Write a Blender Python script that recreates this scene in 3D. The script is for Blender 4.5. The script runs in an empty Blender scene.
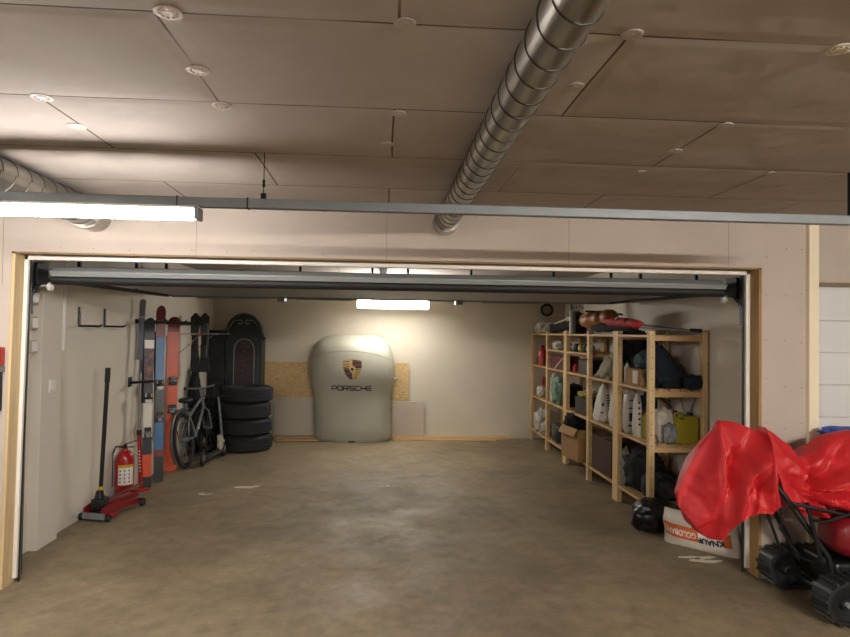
import bpy, bmesh, math, random
from mathutils import Vector, Matrix, noise
random.seed(7)
PI = math.pi
C = bpy.context.scene.collection
SC = bpy.context.scene

# ---------------------------------------------------------------- camera
EYE = Vector((0, 0, 1.64)); FPX = 610.0
yaw, pitch, roll = math.radians(4.0), math.radians(1.25), math.radians(0.8)
fw = Vector((math.sin(yaw)*math.cos(pitch), math.cos(yaw)*math.cos(pitch), math.sin(pitch)))
r0 = Vector((math.cos(yaw), -math.sin(yaw), 0)); u0 = r0.cross(fw)
RR = r0*math.cos(roll)+u0*math.sin(roll); UU = u0*math.cos(roll)-r0*math.sin(roll)
cam = bpy.data.objects.new('camera', bpy.data.cameras.new('camera')); C.objects.link(cam)
m = Matrix((RR, UU, -fw)).transposed().to_4x4(); m.translation = EYE; cam.matrix_world = m
cam.data.sensor_width = 36; cam.data.lens = FPX/850*36; cam.data.clip_start = .02
SC.camera = cam

def ray(x, y): return fw + RR*((x-425)/FPX) - UU*((y-318.5)/FPX)
def at(x, y, Y):
    d = ray(x, y); return EYE + d*(Y/d.y)
def atx(x, y, X):
    d = ray(x, y); return EYE + d*(X/d.x)

# ---------------------------------------------------------------- materials
def lin(c): return c/12.92 if c <= .04045 else ((c+.055)/1.055)**2.4
def hexc(h):
    h = h.lstrip('#'); return tuple(lin(int(h[i:i+2], 16)/255) for i in (0, 2, 4))+(1,)
MATS = {}
def M(name, col, rough=.6, metal=0, var=0.0, vscale=4, col2=None, bump=0, bscale=30, spec=.5, stretch=None, alpha=None, trans=0, coat=0):
    if name in MATS: return MATS[name]
    mt = bpy.data.materials.new(name); mt.use_nodes = True; nt = mt.node_tree; N = nt.nodes; L = nt.links
    b = N['Principled BSDF']; c = hexc(col)
    b.inputs['Base Color'].default_value = c; b.inputs['Roughness'].default_value = rough; b.inputs['Metallic'].default_value = metal
    b.inputs['Specular IOR Level'].default_value = spec
    if trans: b.inputs['Transmission Weight'].default_value = trans
    if coat: b.inputs['Coat Weight'].default_value = coat
    tc = N.new('ShaderNodeTexCoord'); mp = N.new('ShaderNodeMapping'); L.new(tc.outputs['Object'], mp.inputs[0])
    if stretch: mp.inputs['Scale'].default_value = stretch
    if var or col2:
        nz = N.new('ShaderNodeTexNoise'); nz.inputs['Scale'].default_value = vscale; nz.inputs['Detail'].default_value = 6
        L.new(mp.outputs[0], nz.inputs['Vector'])
        r = N.new('ShaderNodeValToRGB'); r.color_ramp.elements[0].position = .35; r.color_ramp.elements[1].position = .68
        c2 = hexc(col2) if col2 else tuple(v*(1-var) for v in c[:3])+(1,)
        r.color_ramp.elements[0].color = c2; r.color_ramp.elements[1].color = c
        L.new(nz.outputs['Fac'], r.inputs[0]); L.new(r.outputs[0], b.inputs['Base Color'])
    if bump:
        n2 = N.new('ShaderNodeTexNoise'); n2.inputs['Scale'].default_value = bscale; n2.inputs['Detail'].default_value = 5
        L.new(mp.outputs[0], n2.inputs['Vector'])
        bp = N.new('ShaderNodeBump'); bp.inputs['Strength'].default_value = bump; bp.inputs['Distance'].default_value = .01
        L.new(n2.outputs['Fac'], bp.inputs['Height']); L.new(bp.outputs[0], b.inputs['Normal'])
    MATS[name] = mt; return mt
def emit(name, col, s):
    mt = bpy.data.materials.new(name); mt.use_nodes = True; b = mt.node_tree.nodes['Principled BSDF']
    b.inputs['Base Color'].default_value = (.8, .8, .8, 1)
    b.inputs['Emission Color'].default_value = col; b.inputs['Emission Strength'].default_value = s
    MATS[name] = mt; return mt

def floor_mat():
    mt = bpy.data.materials.new('concrete floor'); mt.use_nodes = True; nt = mt.node_tree; N = nt.nodes; L = nt.links
    b = N['Principled BSDF']; tc = N.new('ShaderNodeTexCoord')
    def nz(s, d=8, r=.6, dist=0):
        n = N.new('ShaderNodeTexNoise'); n.inputs['Scale'].default_value = s; n.inputs['Detail'].default_value = d
        n.inputs['Roughness'].default_value = r; n.inputs['Distortion'].default_value = dist
        L.new(tc.outputs['Object'], n.inputs['Vector']); return n
    def ramp(src, p0, c0, p1, c1):
        r = N.new('ShaderNodeValToRGB'); r.color_ramp.elements[0].position = p0; r.color_ramp.elements[1].position = p1
        r.color_ramp.elements[0].color = c0; r.color_ramp.elements[1].color = c1; L.new(src, r.inputs[0]); return r
    def mix(a, bb, f=None, fac=.5, mode='MIX'):
        x = N.new('ShaderNodeMix'); x.data_type = 'RGBA'; x.blend_type = mode; x.inputs[0].default_value = fac
        L.new(a, x.inputs[6]); L.new(bb, x.inputs[7])
        if f: L.new(f, x.inputs[0])
        return x
    base = ramp(nz(.9, 9, .62, .4).outputs['Fac'], .32, hexc('#75674f'), .7, hexc('#9b8b6f'))
    fine = ramp(nz(9, 10, .7).outputs['Fac'], .3, (.5, .49, .48, 1), .68, (1, 1, 1, 1))
    x = mix(base.outputs[0], fine.outputs[0], fac=.75, mode='MULTIPLY')
    st = ramp(nz(1.7, 4, .5, 1.2).outputs['Fac'], .60, (0, 0, 0, 1), .70, (.45, .45, .45, 1))
    dk = N.new('ShaderNodeRGB'); dk.outputs[0].default_value = hexc('#554b3a')
    x = mix(x.outputs[2], dk.outputs[0], f=st.outputs[0])
    w = ramp(nz(3.1, 9, .75, .8).outputs['Fac'], .69, (0, 0, 0, 1), .76, (.5, .5, .5, 1))
    wc = N.new('ShaderNodeRGB'); wc.outputs[0].default_value = hexc('#b3a995')
    x = mix(x.outputs[2], wc.outputs[0], f=w.outputs[0])
    L.new(x.outputs[2], b.inputs['Base Color'])
    rr = ramp(nz(2.2).outputs['Fac'], .3, (.5, .5, .5, 1), .7, (.8, .8, .8, 1)); L.new(rr.outputs[0], b.inputs['Roughness'])
    bp = N.new('ShaderNodeBump'); bp.inputs['Strength'].default_value = .35; bp.inputs['Distance'].default_value = .01
    L.new(nz(22, 8, .7).outputs['Fac'], bp.inputs['Height']); L.new(bp.outputs[0], b.inputs['Normal'])
    return mt

def ceiling_mat():
    # insulation boards 1.25 x 0.62 m with open joints
    mt = bpy.data.materials.new('ceiling boards'); mt.use_nodes = True; nt = mt.node_tree; N = nt.nodes; L = nt.links
    b = N['Principled BSDF']; tc = N.new('ShaderNodeTexCoord')
    mp = N.new('ShaderNodeMapping'); mp.inputs['Location'].default_value = (-.04+1.25*10, -1.6+.62*10, 0); L.new(tc.outputs['Object'], mp.inputs[0])
    # a slow wobble so that the joints are not ruler straight
    wn = N.new('ShaderNodeTexNoise'); wn.inputs['Scale'].default_value = 1.3; L.new(tc.outputs['Object'], wn.inputs['Vector'])
    vm = N.new('ShaderNodeVectorMath'); vm.operation = 'MULTIPLY_ADD'; vm.inputs[1].default_value = (.02, .02, 0)
    L.new(wn.outputs['Color'], vm.inputs[0]); L.new(mp.outputs[0], vm.inputs[2])
    def brick(ms):
        k = N.new('ShaderNodeTexBrick'); k.offset = .5; k.inputs['Scale'].default_value = 1; k.inputs['Brick Width'].default_value = 1.25
        k.inputs['Row Height'].default_value = .62; k.inputs['Mortar Size'].default_value = ms; k.inputs['Mortar Smooth'].default_value = .3
        L.new(vm.outputs[0], k.inputs['Vector'])
        return k
    k = brick(.0045)
    k.inputs['Color1'].default_value = hexc('#aca39b'); k.inputs['Color2'].default_value = hexc('#a49b93'); k.inputs['Mortar'].default_value = hexc('#4a3318')
    # joints open and close along their length
    g = N.new('ShaderNodeTexNoise'); g.inputs['Scale'].default_value = .9; g.inputs['Detail'].default_value = 3; L.new(tc.outputs['Object'], g.inputs['Vector'])
    gr = N.new('ShaderNodeValToRGB'); gr.color_ramp.elements[0].position = .38; gr.color_ramp.elements[1].position = .5; L.new(g.outputs['Fac'], gr.inputs[0])
    nz = N.new('ShaderNodeTexNoise'); nz.inputs['Scale'].default_value = 3; nz.inputs['Detail'].default_value = 7; L.new(tc.outputs['Object'], nz.inputs['Vector'])
    r = N.new('ShaderNodeValToRGB'); r.color_ramp.elements[0].position = .3; r.color_ramp.elements[0].color = (.86, .85, .84, 1); r.color_ramp.elements[1].position = .7
    L.new(nz.outputs['Fac'], r.inputs[0])
    base = N.new('ShaderNodeRGB'); base.outputs[0].default_value = hexc('#a89f97')
    mg = N.new('ShaderNodeMix'); mg.data_type = 'RGBA'; L.new(gr.outputs[0], mg.inputs[0]); L.new(base.outputs[0], mg.inputs[6]); L.new(k.outputs['Color'], mg.inputs[7])
    mm = N.new('ShaderNodeMath'); mm.operation = 'MAXIMUM'; mm.inputs[1].default_value = .25; L.new(gr.outputs[0], mm.inputs[0]); L.new(mm.outputs[0], mg.inputs[0])
    x = N.new('ShaderNodeMix'); x.data_type = 'RGBA'; x.blend_type = 'MULTIPLY'; x.inputs[0].default_value = .8
    L.new(mg.outputs[2], x.inputs[6]); L.new(r.outputs[0], x.inputs[7]); L.new(x.outputs[2], b.inputs['Base Color'])
    b.inputs['Roughness'].default_value = .85
    k2 = brick(.05); k2.inputs['Mortar Smooth'].default_value = 1; k2.inputs['Color1'].default_value = k2.inputs['Color2'].default_value = (1, 1, 1, 1); k2.inputs['Mortar'].default_value = (.3, .3, .3, 1)
    bp = N.new('ShaderNodeBump'); bp.inputs['Strength'].default_value = .35; bp.inputs['Distance'].default_value = .012; L.new(k2.outputs['Color'], bp.inputs['Height'])
    n3 = N.new('ShaderNodeTexNoise'); n3.inputs['Scale'].default_value = 2.2; n3.inputs['Detail'].default_value = 3; L.new(tc.outputs['Object'], n3.inputs['Vector'])
    b2 = N.new('ShaderNodeBump'); b2.inputs['Strength'].default_value = .5; b2.inputs['Distance'].default_value = .05
    L.new(n3.outputs['Fac'], b2.inputs['Height']); L.new(bp.outputs[0], b2.inputs['Normal']); L.new(b2.outputs[0], b.inputs['Normal'])
    return mt

def osb_mat():
    mt = bpy.data.materials.new('osb'); mt.use_nodes = True; nt = mt.node_tree; N = nt.nodes; L = nt.links
    b = N['Principled BSDF']; tc = N.new('ShaderNodeTexCoord'); mp = N.new('ShaderNodeMapping'); mp.inputs['Scale'].default_value = (1, 1, 2.2); L.new(tc.outputs['Object'], mp.inputs[0])
    v = N.new('ShaderNodeTexVoronoi'); v.inputs['Scale'].default_value = 40; L.new(mp.outputs[0], v.inputs['Vector'])
    r = N.new('ShaderNodeValToRGB'); r.color_ramp.elements[0].color = hexc('#a98b5d'); r.color_ramp.elements[1].color = hexc('#c7ac7e')
    s = N.new('ShaderNodeSeparateColor'); L.new(v.outputs['Color'], s.inputs[0]); L.new(s.outputs[0], r.inputs[0]); L.new(r.outputs[0], b.inputs['Base Color'])
    b.inputs['Roughness'].default_value = .7; return mt

WALL = M('painted wall', '#ded7ca', .8, var=.10, vscale=1.5, bump=.15, bscale=60)
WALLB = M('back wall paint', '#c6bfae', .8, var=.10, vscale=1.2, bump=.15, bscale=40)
GYP = M('gypsum board', '#bcb0a5', .8, var=.07, vscale=3, bump=.08, bscale=200)
FLOORM = floor_mat(); CEILM = ceiling_mat(); OSB = osb_mat()
WOOD = M('pine', '#dcbd8a', .55, var=.28, vscale=3, stretch=(9, 9, .7), bump=.05)
WOODY = M('pine board', '#cfa976', .55, var=.28, vscale=3, stretch=(9, .8, 9), bump=.05)
WOODX = M('pine board across', '#cfa976', .55, var=.28, vscale=3, stretch=(.8, 9, 9), bump=.05)
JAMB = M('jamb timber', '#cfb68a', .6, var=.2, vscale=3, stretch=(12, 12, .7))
CREAM = M('cream trim', '#ece0c4', .5)
WHITEF = M('white metal frame', '#e4dfd6', .4)
GALV = M('galvanised duct', '#b5b3ac', .28, metal=.95, var=.25, vscale=5, stretch=(6, .6, 6), bump=.1, bscale=12)
STEEL = M('grey painted steel', '#80868a', .5, metal=.2, var=.15, vscale=6)
CHROME = M('bright steel', '#cfd0d0', .22, metal=1)
DARKST = M('dark steel', '#25282c', .45, metal=.6)
BLACK = M('black rubber', '#121315', .6, bump=.2, bscale=60)
BLKPL = M('black plastic', '#0f1013', .45)
RUBR = M('tyre rubber', '#1d1f22', .75, bump=.25, bscale=90)
RED = M('red enamel', '#a01218', .3, coat=.4)
WHITE = M('white plastic', '#dcd9d2', .45)
PANELG = M('grey door panel', '#b9bcbc', .4, metal=.2)
PANELW = M('white door panel', '#d6d8d8', .45)
CARD = M('cardboard', '#8f6d43', .8, var=.12, vscale=5)
CARDD = M('dark cardboard', '#3f281d', .85)
YEL = M('yellow plastic', '#948811', .35, trans=.0)
NAVY = M('dark navy cloth', '#151f2d', .85, bump=.5, bscale=18)
BLKCL = M('black cloth', '#101114', .9, bump=.5, bscale=18)
BAGBLK = M('black plastic bag', '#0c0d0f', .3, bump=.6, bscale=14)
SACK = M('white woven sack', '#bdb8ad', .55, bump=.5, bscale=12)
GREYSK = M('grey crumpled plastic', '#a9a79f', .35, bump=.8, bscale=14)
BEIGE = M('grey beige cloth', '#8d8674', .85, bump=.6, bscale=16)
MINT = M('mint green cloth', '#6d8a78', .7, bump=.5, bscale=14)
TEAL = M('dark teal cloth', '#1d3a40', .8, bump=.5, bscale=16)
LIME = M('yellow green cloth', '#96913f', .7, bump=.6, bscale=14)
ORBR = M('orange brown leather', '#9a5a1c', .5, bump=.4, bscale=12)
REDCL = M('red sports cloth', '#a51c22', .7, bump=.4, bscale=16)
BLUE = M('blue plastic', '#2158a8', .45)
COVER = M('red nylon cover', '#bb1f25', .5, bump=.6, bscale=7, spec=.5)
CARCOV = M('silver grey cover fabric', '#a5a495', .45, var=.14, vscale=2.2, metal=.1, bump=.08, bscale=20, spec=.7)
SEAM = M('cover seam', '#8c8b7c', .6)
GREENC = M('dark green paint', '#1a292a', .42, var=.3, vscale=6)
PAINTP = M('dark red painted panel', '#3a262a', .5, var=.4, vscale=9)
LINEP = M('pale painted line', '#87918a', .5)
LTUBE = emit('lit tube front', (1, .94, .90, 1), 46)
LBACK = emit('lit diffuser back', (1, .95, .87, 1), 35)
LHALL = emit('lit tube hall', (1, .92, .83, 1), 85); LHALLR = emit('lit tube hall right', (1, .93, .85, 1), 180)

# ---------------------------------------------------------------- mesh tools
SPLIT = {'side_rung', 'end_cap', 'hanger', 'pipe_joint', 'control_rod', 'cross_bar', 'door_panel', 'side_seal', 'batten', 'holes', 'cross_brace', 'exhaust', 'cable'}
class MB:
    def __init__(s, o=(0, 0, 0)):
        s.bm = bmesh.new(); s.o = Vector(o.location if hasattr(o, 'location') else o)
    def box(s, x0, x1, y0, y1, z0, z1, bev=0):
        ctr = Vector(((x0+x1)/2, (y0+y1)/2, (z0+z1)/2)); return s.obox(ctr, (abs(x1-x0), abs(y1-y0), abs(z1-z0)), Matrix.Identity(3), bev)
    def obox(s, c, size, rot=None, bev=0):
        rot = rot or Matrix.Identity(3)
        r = bmesh.ops.create_cube(s.bm, size=1); vs = r['verts']
        for v in vs: v.co = Vector((v.co.x*size[0], v.co.y*size[1], v.co.z*size[2]))
        if bev:
            es = list({e for v in vs for e in v.link_edges})
            rb = bmesh.ops.bevel(s.bm, geom=es, offset=bev, segments=2, affect='EDGES', profile=.5)
            vs = list({v for f in rb['faces'] for v in f.verts} | {v for v in vs if v.is_valid})
        for v in vs: v.co = rot @ v.co + Vector(c)
        return s
    def beam(s, a, b, w, h, up=(0, 0, 1), bev=0):
        a, b = Vector(a), Vector(b); d = (b-a); L = d.length; d.normalize(); up = Vector(up)
        if abs(d.dot(up)) > .99: up = Vector((0, 1, 0))
        x = up.cross(d).normalized(); z = d.cross(x)
        return s.obox((a+b)/2, (w, L, h), Matrix((x, d, z)).transposed(), bev)
    def tube(s, pts, r, n=10, caps=True):
        pts = [Vector(p) for p in pts]; rs = r if isinstance(r, (list, tuple)) else [r]*len(pts)
        rings = []; prev = None
        for i, p in enumerate(pts):
            d = (pts[min(i+1, len(pts)-1)]-pts[max(i-1, 0)]).normalized()
            if prev is None:
                a = Vector((0, 0, 1)) if abs(d.z) < .9 else Vector((1, 0, 0)); x = d.cross(a).normalized()
            else: x = (prev-d*prev.dot(d)).normalized()
            prev = x; y = d.cross(x)
            rings.append([s.bm.verts.new(p+(x*math.cos(2*PI*k/n)+y*math.sin(2*PI*k/n))*rs[i]) for k in range(n)])
        for a, b in zip(rings, rings[1:]):
            for k in range(n): s.bm.faces.new((a[k], a[(k+1) % n], b[(k+1) % n], b[k]))
        if caps: s.bm.faces.new(rings[0][::-1]); s.bm.faces.new(rings[-1])
        return s
    def lathe(s, prof, c=(0, 0, 0), axis='z', n=32):
        c = Vector(c); rings = []
        for (r, h) in prof:
            ring = []
            for k in range(n):
                a = 2*PI*k/n; u, v = r*math.cos(a), r*math.sin(a)
                p = {'z': Vector((u, v, h)), 'y': Vector((u, h, v)), 'x': Vector((h, u, v))}[axis]
                ring.append(s.bm.verts.new(p+c))
            rings.append(ring)
        for a, b in zip(rings, rings[1:]):
            for k in range(n): s.bm.faces.new((a[k], a[(k+1) % n], b[(k+1) % n], b[k]))
        if prof[0][0] > 1e-4 and prof[0] != prof[-1]: s.bm.faces.new(rings[0][::-1]); s.bm.faces.new(rings[-1])
        elif prof[0] == prof[-1]: pass
        return s
    def torus(s, c, R, r, axis='x', n=40, m=8):
        prof = [(R+r*math.cos(2*PI*k/m), r*math.sin(2*PI*k/m)) for k in range(m)]; prof.append(prof[0])
        return s.lathe(prof, c, axis, n)
    def prism(s, poly, a, b, fn):
        """poly in 2D, extruded between heights a, b; fn(u, v, w) maps to 3D."""
        lo = [s.bm.verts.new(fn(u, v, a)) for u, v in poly]; hi = [s.bm.verts.new(fn(u, v, b)) for u, v in poly]
        s.bm.faces.new(lo[::-1]); s.bm.faces.new(hi); n = len(poly)
        for k in range(n): s.bm.faces.new((lo[k], lo[(k+1) % n], hi[(k+1) % n], hi[k]))
        return s
    def blob(s, c, size, seed=0, sq=.75, amp=.12, fs=3.0, flat=True, n=4, taper=0, lean=(0, 0)):
        """a crumpled bag or heap: a rounded box with a flat base, dented by noise; c is the centre of the base."""
        c = Vector(c); r = bmesh.ops.create_icosphere(s.bm, subdivisions=n, radius=1)
        off = Vector((seed*7.3, seed*3.1, seed*5.7))
        for v in r['verts']:
            d = v.co.normalized()
            q = Vector([math.copysign(abs(t)**sq, t) for t in d])
            k = 1+amp*1.6*(noise.fractal(d*fs+off, .9, 2.1, 4))-amp*.9*abs(noise.noise(d*fs*1.7+off*2))
            q *= k
            z = q.z
            if flat: z = max(z, -.93)
            t = (z+1)/2; tw = 1-taper*t
            v.co = Vector((q.x*size[0]/2*tw+lean[0]*t, q.y*size[1]/2*tw+lean[1]*t, (z+.93)*size[2]/1.93))+c
        return s
    def build(s, name, mat, parent=None, smooth=False, ang=40):
        if name in SPLIT:
            seen = set(); isl = []
            for v0 in s.bm.verts:
                if v0 in seen: continue
                st = [v0]; comp = {v0}
                while st:
                    q = st.pop()
                    for e in q.link_edges:
                        w = e.other_vert(q)
                        if w not in comp: comp.add(w); st.append(w)
                seen |= comp; isl.append(comp)
            if len(isl) > 1:
                out = None
                for comp in isl:
                    nb = MB(s.o); mp = {v: nb.bm.verts.new(v.co) for v in s.bm.verts if v in comp}
                    for f in s.bm.faces:
                        if f.verts[0] in comp: nb.bm.faces.new([mp[v] for v in f.verts])
                    o = nb.build(name, mat, parent, smooth, ang); out = out or o
                s.bm.free(); return out
        for v in s.bm.verts: v.co -= s.o
        bmesh.ops.recalc_face_normals(s.bm, faces=s.bm.faces)
        me = bpy.data.meshes.new(name); s.bm.to_mesh(me); s.bm.free()
        me.materials.append(mat)
        if smooth:
            me.polygons.foreach_set('use_smooth', [True]*len(me.polygons))
            if ang: me.set_sharp_from_angle(angle=math.radians(ang))
        o = bpy.data.objects.new(name, me); C.objects.link(o)
        if parent is not None: o.parent = parent
        else: o.location = s.o
        return o

def tag(o, label=None, cat=None, group=None, kind=None):
    if label: o['label'] = label
    if cat: o['category'] = cat
    if group: o['group'] = group
    if kind: o['kind'] = kind
    return o
def thing(name, loc, label, cat, group=None, rz=0):
    o = bpy.data.objects.new(name, None); C.objects.link(o); o.location = loc; o.rotation_euler.z = rz; o.empty_display_size = .1
    return tag(o, label, cat, group)
def kids(o): return [c for c in bpy.data.objects if c.parent == o]
def copy_tree(o, parent=None):
    c = o.copy(); C.objects.link(c); c.parent = parent
    for ch in kids(o): copy_tree(ch, c)
    return c
def struct(name, mb, mat, parent=None, smooth=False): return tag(mb.build(name, mat, parent, smooth), kind='structure')

def text_mesh(body, size, mat, name, parent, mtx, sx=1.0, bold=0.0, extrude=.0006):
    cu = bpy.data.curves.new(name, 'FONT'); cu.body = body; cu.size = size; cu.align_x = 'CENTER'; cu.align_y = 'CENTER'; cu.extrude = extrude; cu.offset = bold
    tmp = bpy.data.objects.new(name+'_tmp', cu); C.objects.link(tmp)
    dg = bpy.context.evaluated_depsgraph_get(); me = bpy.data.meshes.new_from_object(tmp.evaluated_get(dg))
    bpy.data.objects.remove(tmp); bpy.data.curves.remove(cu)
    me.name = name
    me.transform(mtx @ Matrix.Diagonal((sx, 1, 1, 1)))
    me.materials.clear(); me.materials.append(mat)
    o = bpy.data.objects.new(name, me); C.objects.link(o); o.parent = parent; return o

# ================================================================ SETTING
CZ = 2.45; FY = 4.0; LX = -2.55; RX = 2.87; BY = 9.42
struct('floor', MB().box(-6, 6, -5, 9.6, -.1, 0), FLOORM)
struct('ceiling', MB().box(-6, 6, -5, 9.6, CZ, CZ+.15), CEILM)
struct('wall_hall_left', MB().box(-6.1, -6, -5, 4.2, 0, CZ), GYP)
struct('wall_hall_right', MB().box(6, 6.1, -5, 4.2, 0, CZ), GYP)
struct('wall_hall_back', MB().box(-6, 6, -5.1, -5, 0, CZ), GYP)
struct('wall_garage_left', MB().box(-2.7, LX, 4.95, BY, 0, CZ), WALL)
struct('wall_garage_right', MB().box(RX, 3.0, 4.14, BY, 0, CZ), WALL)
struct('wall_garage_back', MB().box(-2.7, 3.0, BY, BY+.12, 0, CZ), WALLB)
# front wall
OL, OR, OH = -2.33, 2.59, 2.11
w = struct('wall_front_header', MB().box(OL, OR, FY, 4.13, OH, CZ), GYP)
m_ = MB()
for x in (-1.2, 0.02, 1.24, 2.35): m_.box(x-.0015, x+.0015, FY-.0008, FY+.001, OH, CZ)
tag(m_.build('board_joint', M('board joint', '#8f7f6e', .9), w), kind='structure')
m_ = MB()
for i in range(24):
    x = OL+.12+i*.2+random.uniform(-.03, .03)
    for z in (OH+.03, CZ-.04): m_.lathe([(.0001, FY-.0006), (.004, FY-.0006), (.004, FY+.001)], (x, 0, z+random.uniform(-.01, .01)), 'y', 8)
tag(m_.build('screw', STEEL, w), kind='structure')
struct('wall_front_left', MB().box(-6, OL, FY, 4.13, 0, CZ), GYP)
w = struct('wall_front_right', MB().box(OR, 2.91, FY, 4.13, 0, CZ), GYP)
m_ = MB()
for z in [.12+.3*i for i in range(8)]:
    for x in (OR+.03, 2.87, OR+.17): m_.lathe([(.0001, FY-.0006), (.004, FY-.0006), (.004, FY+.001)], (x+random.uniform(-.006, .006), 0, z+random.uniform(-.04, .04)), 'y', 8)
tag(m_.build('screw', M('screw head', '#6b5a4a', .5, metal=.4), w), kind='structure')
struct('wall_front_left_seam', MB().box(-2.385, -2.382, FY-.001, FY+.001, 1.9, CZ), M('board joint', '#8f7f6e', .9))
struct('trim_1', MB().box(2.905, 2.975, FY-.035, 4.0, 0, CZ-.01, .002), CREAM)
struct('wall_front_right_outer', MB().box(2.975, 6, FY+.02, 4.13, 2.0, CZ), GYP)
struct('wall_front_right_reveal', MB().box(2.91, 2.98, FY, 4.2, 0, CZ), GYP)
# neighbour garage door, sectional
d = struct('door_2', MB().box(2.98, 5.6, 4.09, 4.13, 0, 2.02), PANELW)
m_ = MB()
for i in range(9): m_.box(2.985, 5.6, 4.078, 4.092, .02+i*.2255-.065, .02+i*.2255+.158, .006)
tag(m_.build('door_panel', PANELW, d), kind='structure')
# timber reveals of the opening
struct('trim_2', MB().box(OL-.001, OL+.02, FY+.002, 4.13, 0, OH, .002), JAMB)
struct('trim_3', MB().box(OR-.02, OR+.001, FY+.002, 4.13, 0, OH, .002), M('shaded right jamb timber', '#a8834f', .6, var=.35, vscale=3, stretch=(12, 12, .7)))  # browner than the left jamb: the shadow on it is put into the colour
struct('trim_4', MB().box(OL, OR, FY+.002, 4.13, OH-.012, OH+.002), M('shaded header timber', '#8e7654', .7, var=.3, vscale=3, stretch=(.7, 12, 12)))  # dark tone carries the shadow on the underside of the header
struct('trim_5', MB().box(3.0, 5.4, 4.0, 4.1, 2.0, 2.02), M('shaded header timber', '#8e7654', .7))  # dark strip for the shadow line over the neighbour door
# column and pier inside the left corner
struct('wall_garage_left_pier', MB().box(-2.7, -2.56, 4.13, 4.7, 0, CZ), WALL)
struct('column', MB().box(-2.62, -2.49, 4.67, 4.95, 0, CZ, .004), M('boxed column', '#d0c9be', .7))

# ---- garage door (open)
GX0, GX1 = -2.31, 2.57
gd = thing('garage_door', (0, 4.2, 0), 'open overhead sectional garage door in its frame, raised under the ceiling', 'garage door')
m_ = MB(gd); m_.box(OL+.02, OL+.045, 4.10, 4.15, .03, OH-.012, .003); m_.box(OR-.05, OR-.02, 4.10, 4.15, .03, OH-.012, .003); m_.box(OL+.02, OR-.02, 4.10, 4.15, OH-.04, OH-.012, .003)
m_.build('frame', WHITEF, gd)
m_ = MB(gd); m_.box(OL+.045, OL+.051, 4.12, 4.135, 0, 2.07); m_.box(OR-.060, OR-.05, 4.12, 4.135, 0, 2.07); m_.build('side_seal', BLACK, gd)
m_ = MB(gd)
for k in range(4):
    y0 = 4.42+k*.58; m_.box(GX0+.06, GX1-.06, y0, y0+.572, 1.995, 2.035, .004)
m_.build('door_panel', M('door panel grey', '#8f9597', .45, metal=.2), gd)
m_ = MB(gd); m_.beam((GX0+.05, 4.355, 2.02), (GX1-.05, 4.355, 2.02), .10, .035, up=(0, -.45, .9), bev=.003)
m_.build('bottom_profile', M('aluminium profile', '#8a8d8b', .85), gd)
m_ = MB(gd); m_.box(GX0+.05, GX1-.05, 4.30, 4.315, 2.008, 2.018); m_.build('profile_lip', STEEL, gd)
m_ = MB(gd); m_.tube([(GX0+.05, 4.35, 1.962), (GX1-.05, 4.35, 1.962)], .034, 12); m_.box(GX0+.05, GX1-.05, 4.33, 4.42, 1.96, 2.0); m_.build('bottom_seal', BLACK, gd, True)
for X, sgn in ((GX0-.045, 1), (GX1+.035, -1)):
    path = [(X, 4.19, .02), (X, 4.19, 1.70)]+[(X, 4.19+.27*(1-math.cos(a)), 1.70+.27*math.sin(a)) for a in [PI/2*i/8 for i in range(1, 9)]]+[(X, 6.85, 2.0)]
    m_ = MB(gd)
    for a, b in zip(path, path[1:]): m_.beam(a, b, .03, .05, up=(sgn, 0, 0))
    m_.build('track', DARKST, gd)
    m_ = MB(gd); m_.box(X-.02, X+.02, 4.16, 4.26, 1.72, 2.09, .003); m_.box(X-.03, X+.03, 4.28, 4.42, 1.93, 2.07, .004); m_.build('corner_bracket', DARKST, gd)
    m_ = MB(gd); m_.lathe([(.0001, -.012), (.028, -.012), (.03, 0), (.028, .012), (.0001, .012)], (X+sgn*.07, 4.37, 1.915), 'x', 16); m_.tube([(X, 4.37, 1.92), (X+sgn*.09, 4.37, 1.92)], .007, 8); m_.build('roller', WHITE, gd, True)
    m_ = MB(gd)
    for yy in (4.9, 6.0, 6.8): m_.box(X-.012, X+.012, yy, yy+.03, 1.99, CZ)
    m_.build('hanger', DARKST, gd)
m_ = MB(gd); m_.box(GX0, GX1, 6.85, 6.90, 1.985, 2.03, .003); m_.build('rear_rail', STEEL, gd)
m_ = MB(gd); m_.tube([(GX0, 6.76, 2.0), (GX1, 6.76, 2.0)], .014, 10); m_.build('spring_shaft', STEEL, gd, True)
for a, b in ((-2.0, -1.25), (-.95, -.35), (1.1, 1.75)):
    m_ = MB(gd); nn = int((b-a)/.014)
    m_.tube([(a+(b-a)*i/(nn*8), 6.76+.03*math.cos(2*PI*i/8), 2.0+.03*math.sin(2*PI*i/8)) for i in range(nn*8+1)], .005, 4); m_.build('spring', STEEL, gd, True)
for x in (-1.1, .85): MB(gd).box(x-.04, x+.04, 6.70, 6.84, 1.945, 2.05, .005).build('spring_bracket', STEEL, gd)
for x in (-.92, -.12, .28, 1.0, 1.95): MB(gd).box(x-.012, x+.012, 6.86, 6.89, 1.99, CZ).build('hanger', DARKST, gd)
MB(gd).box(-.03, .03, 4.45, 6.8, 2.10, 2.14, .003).build('opener_rail', DARKST, gd)

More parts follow.
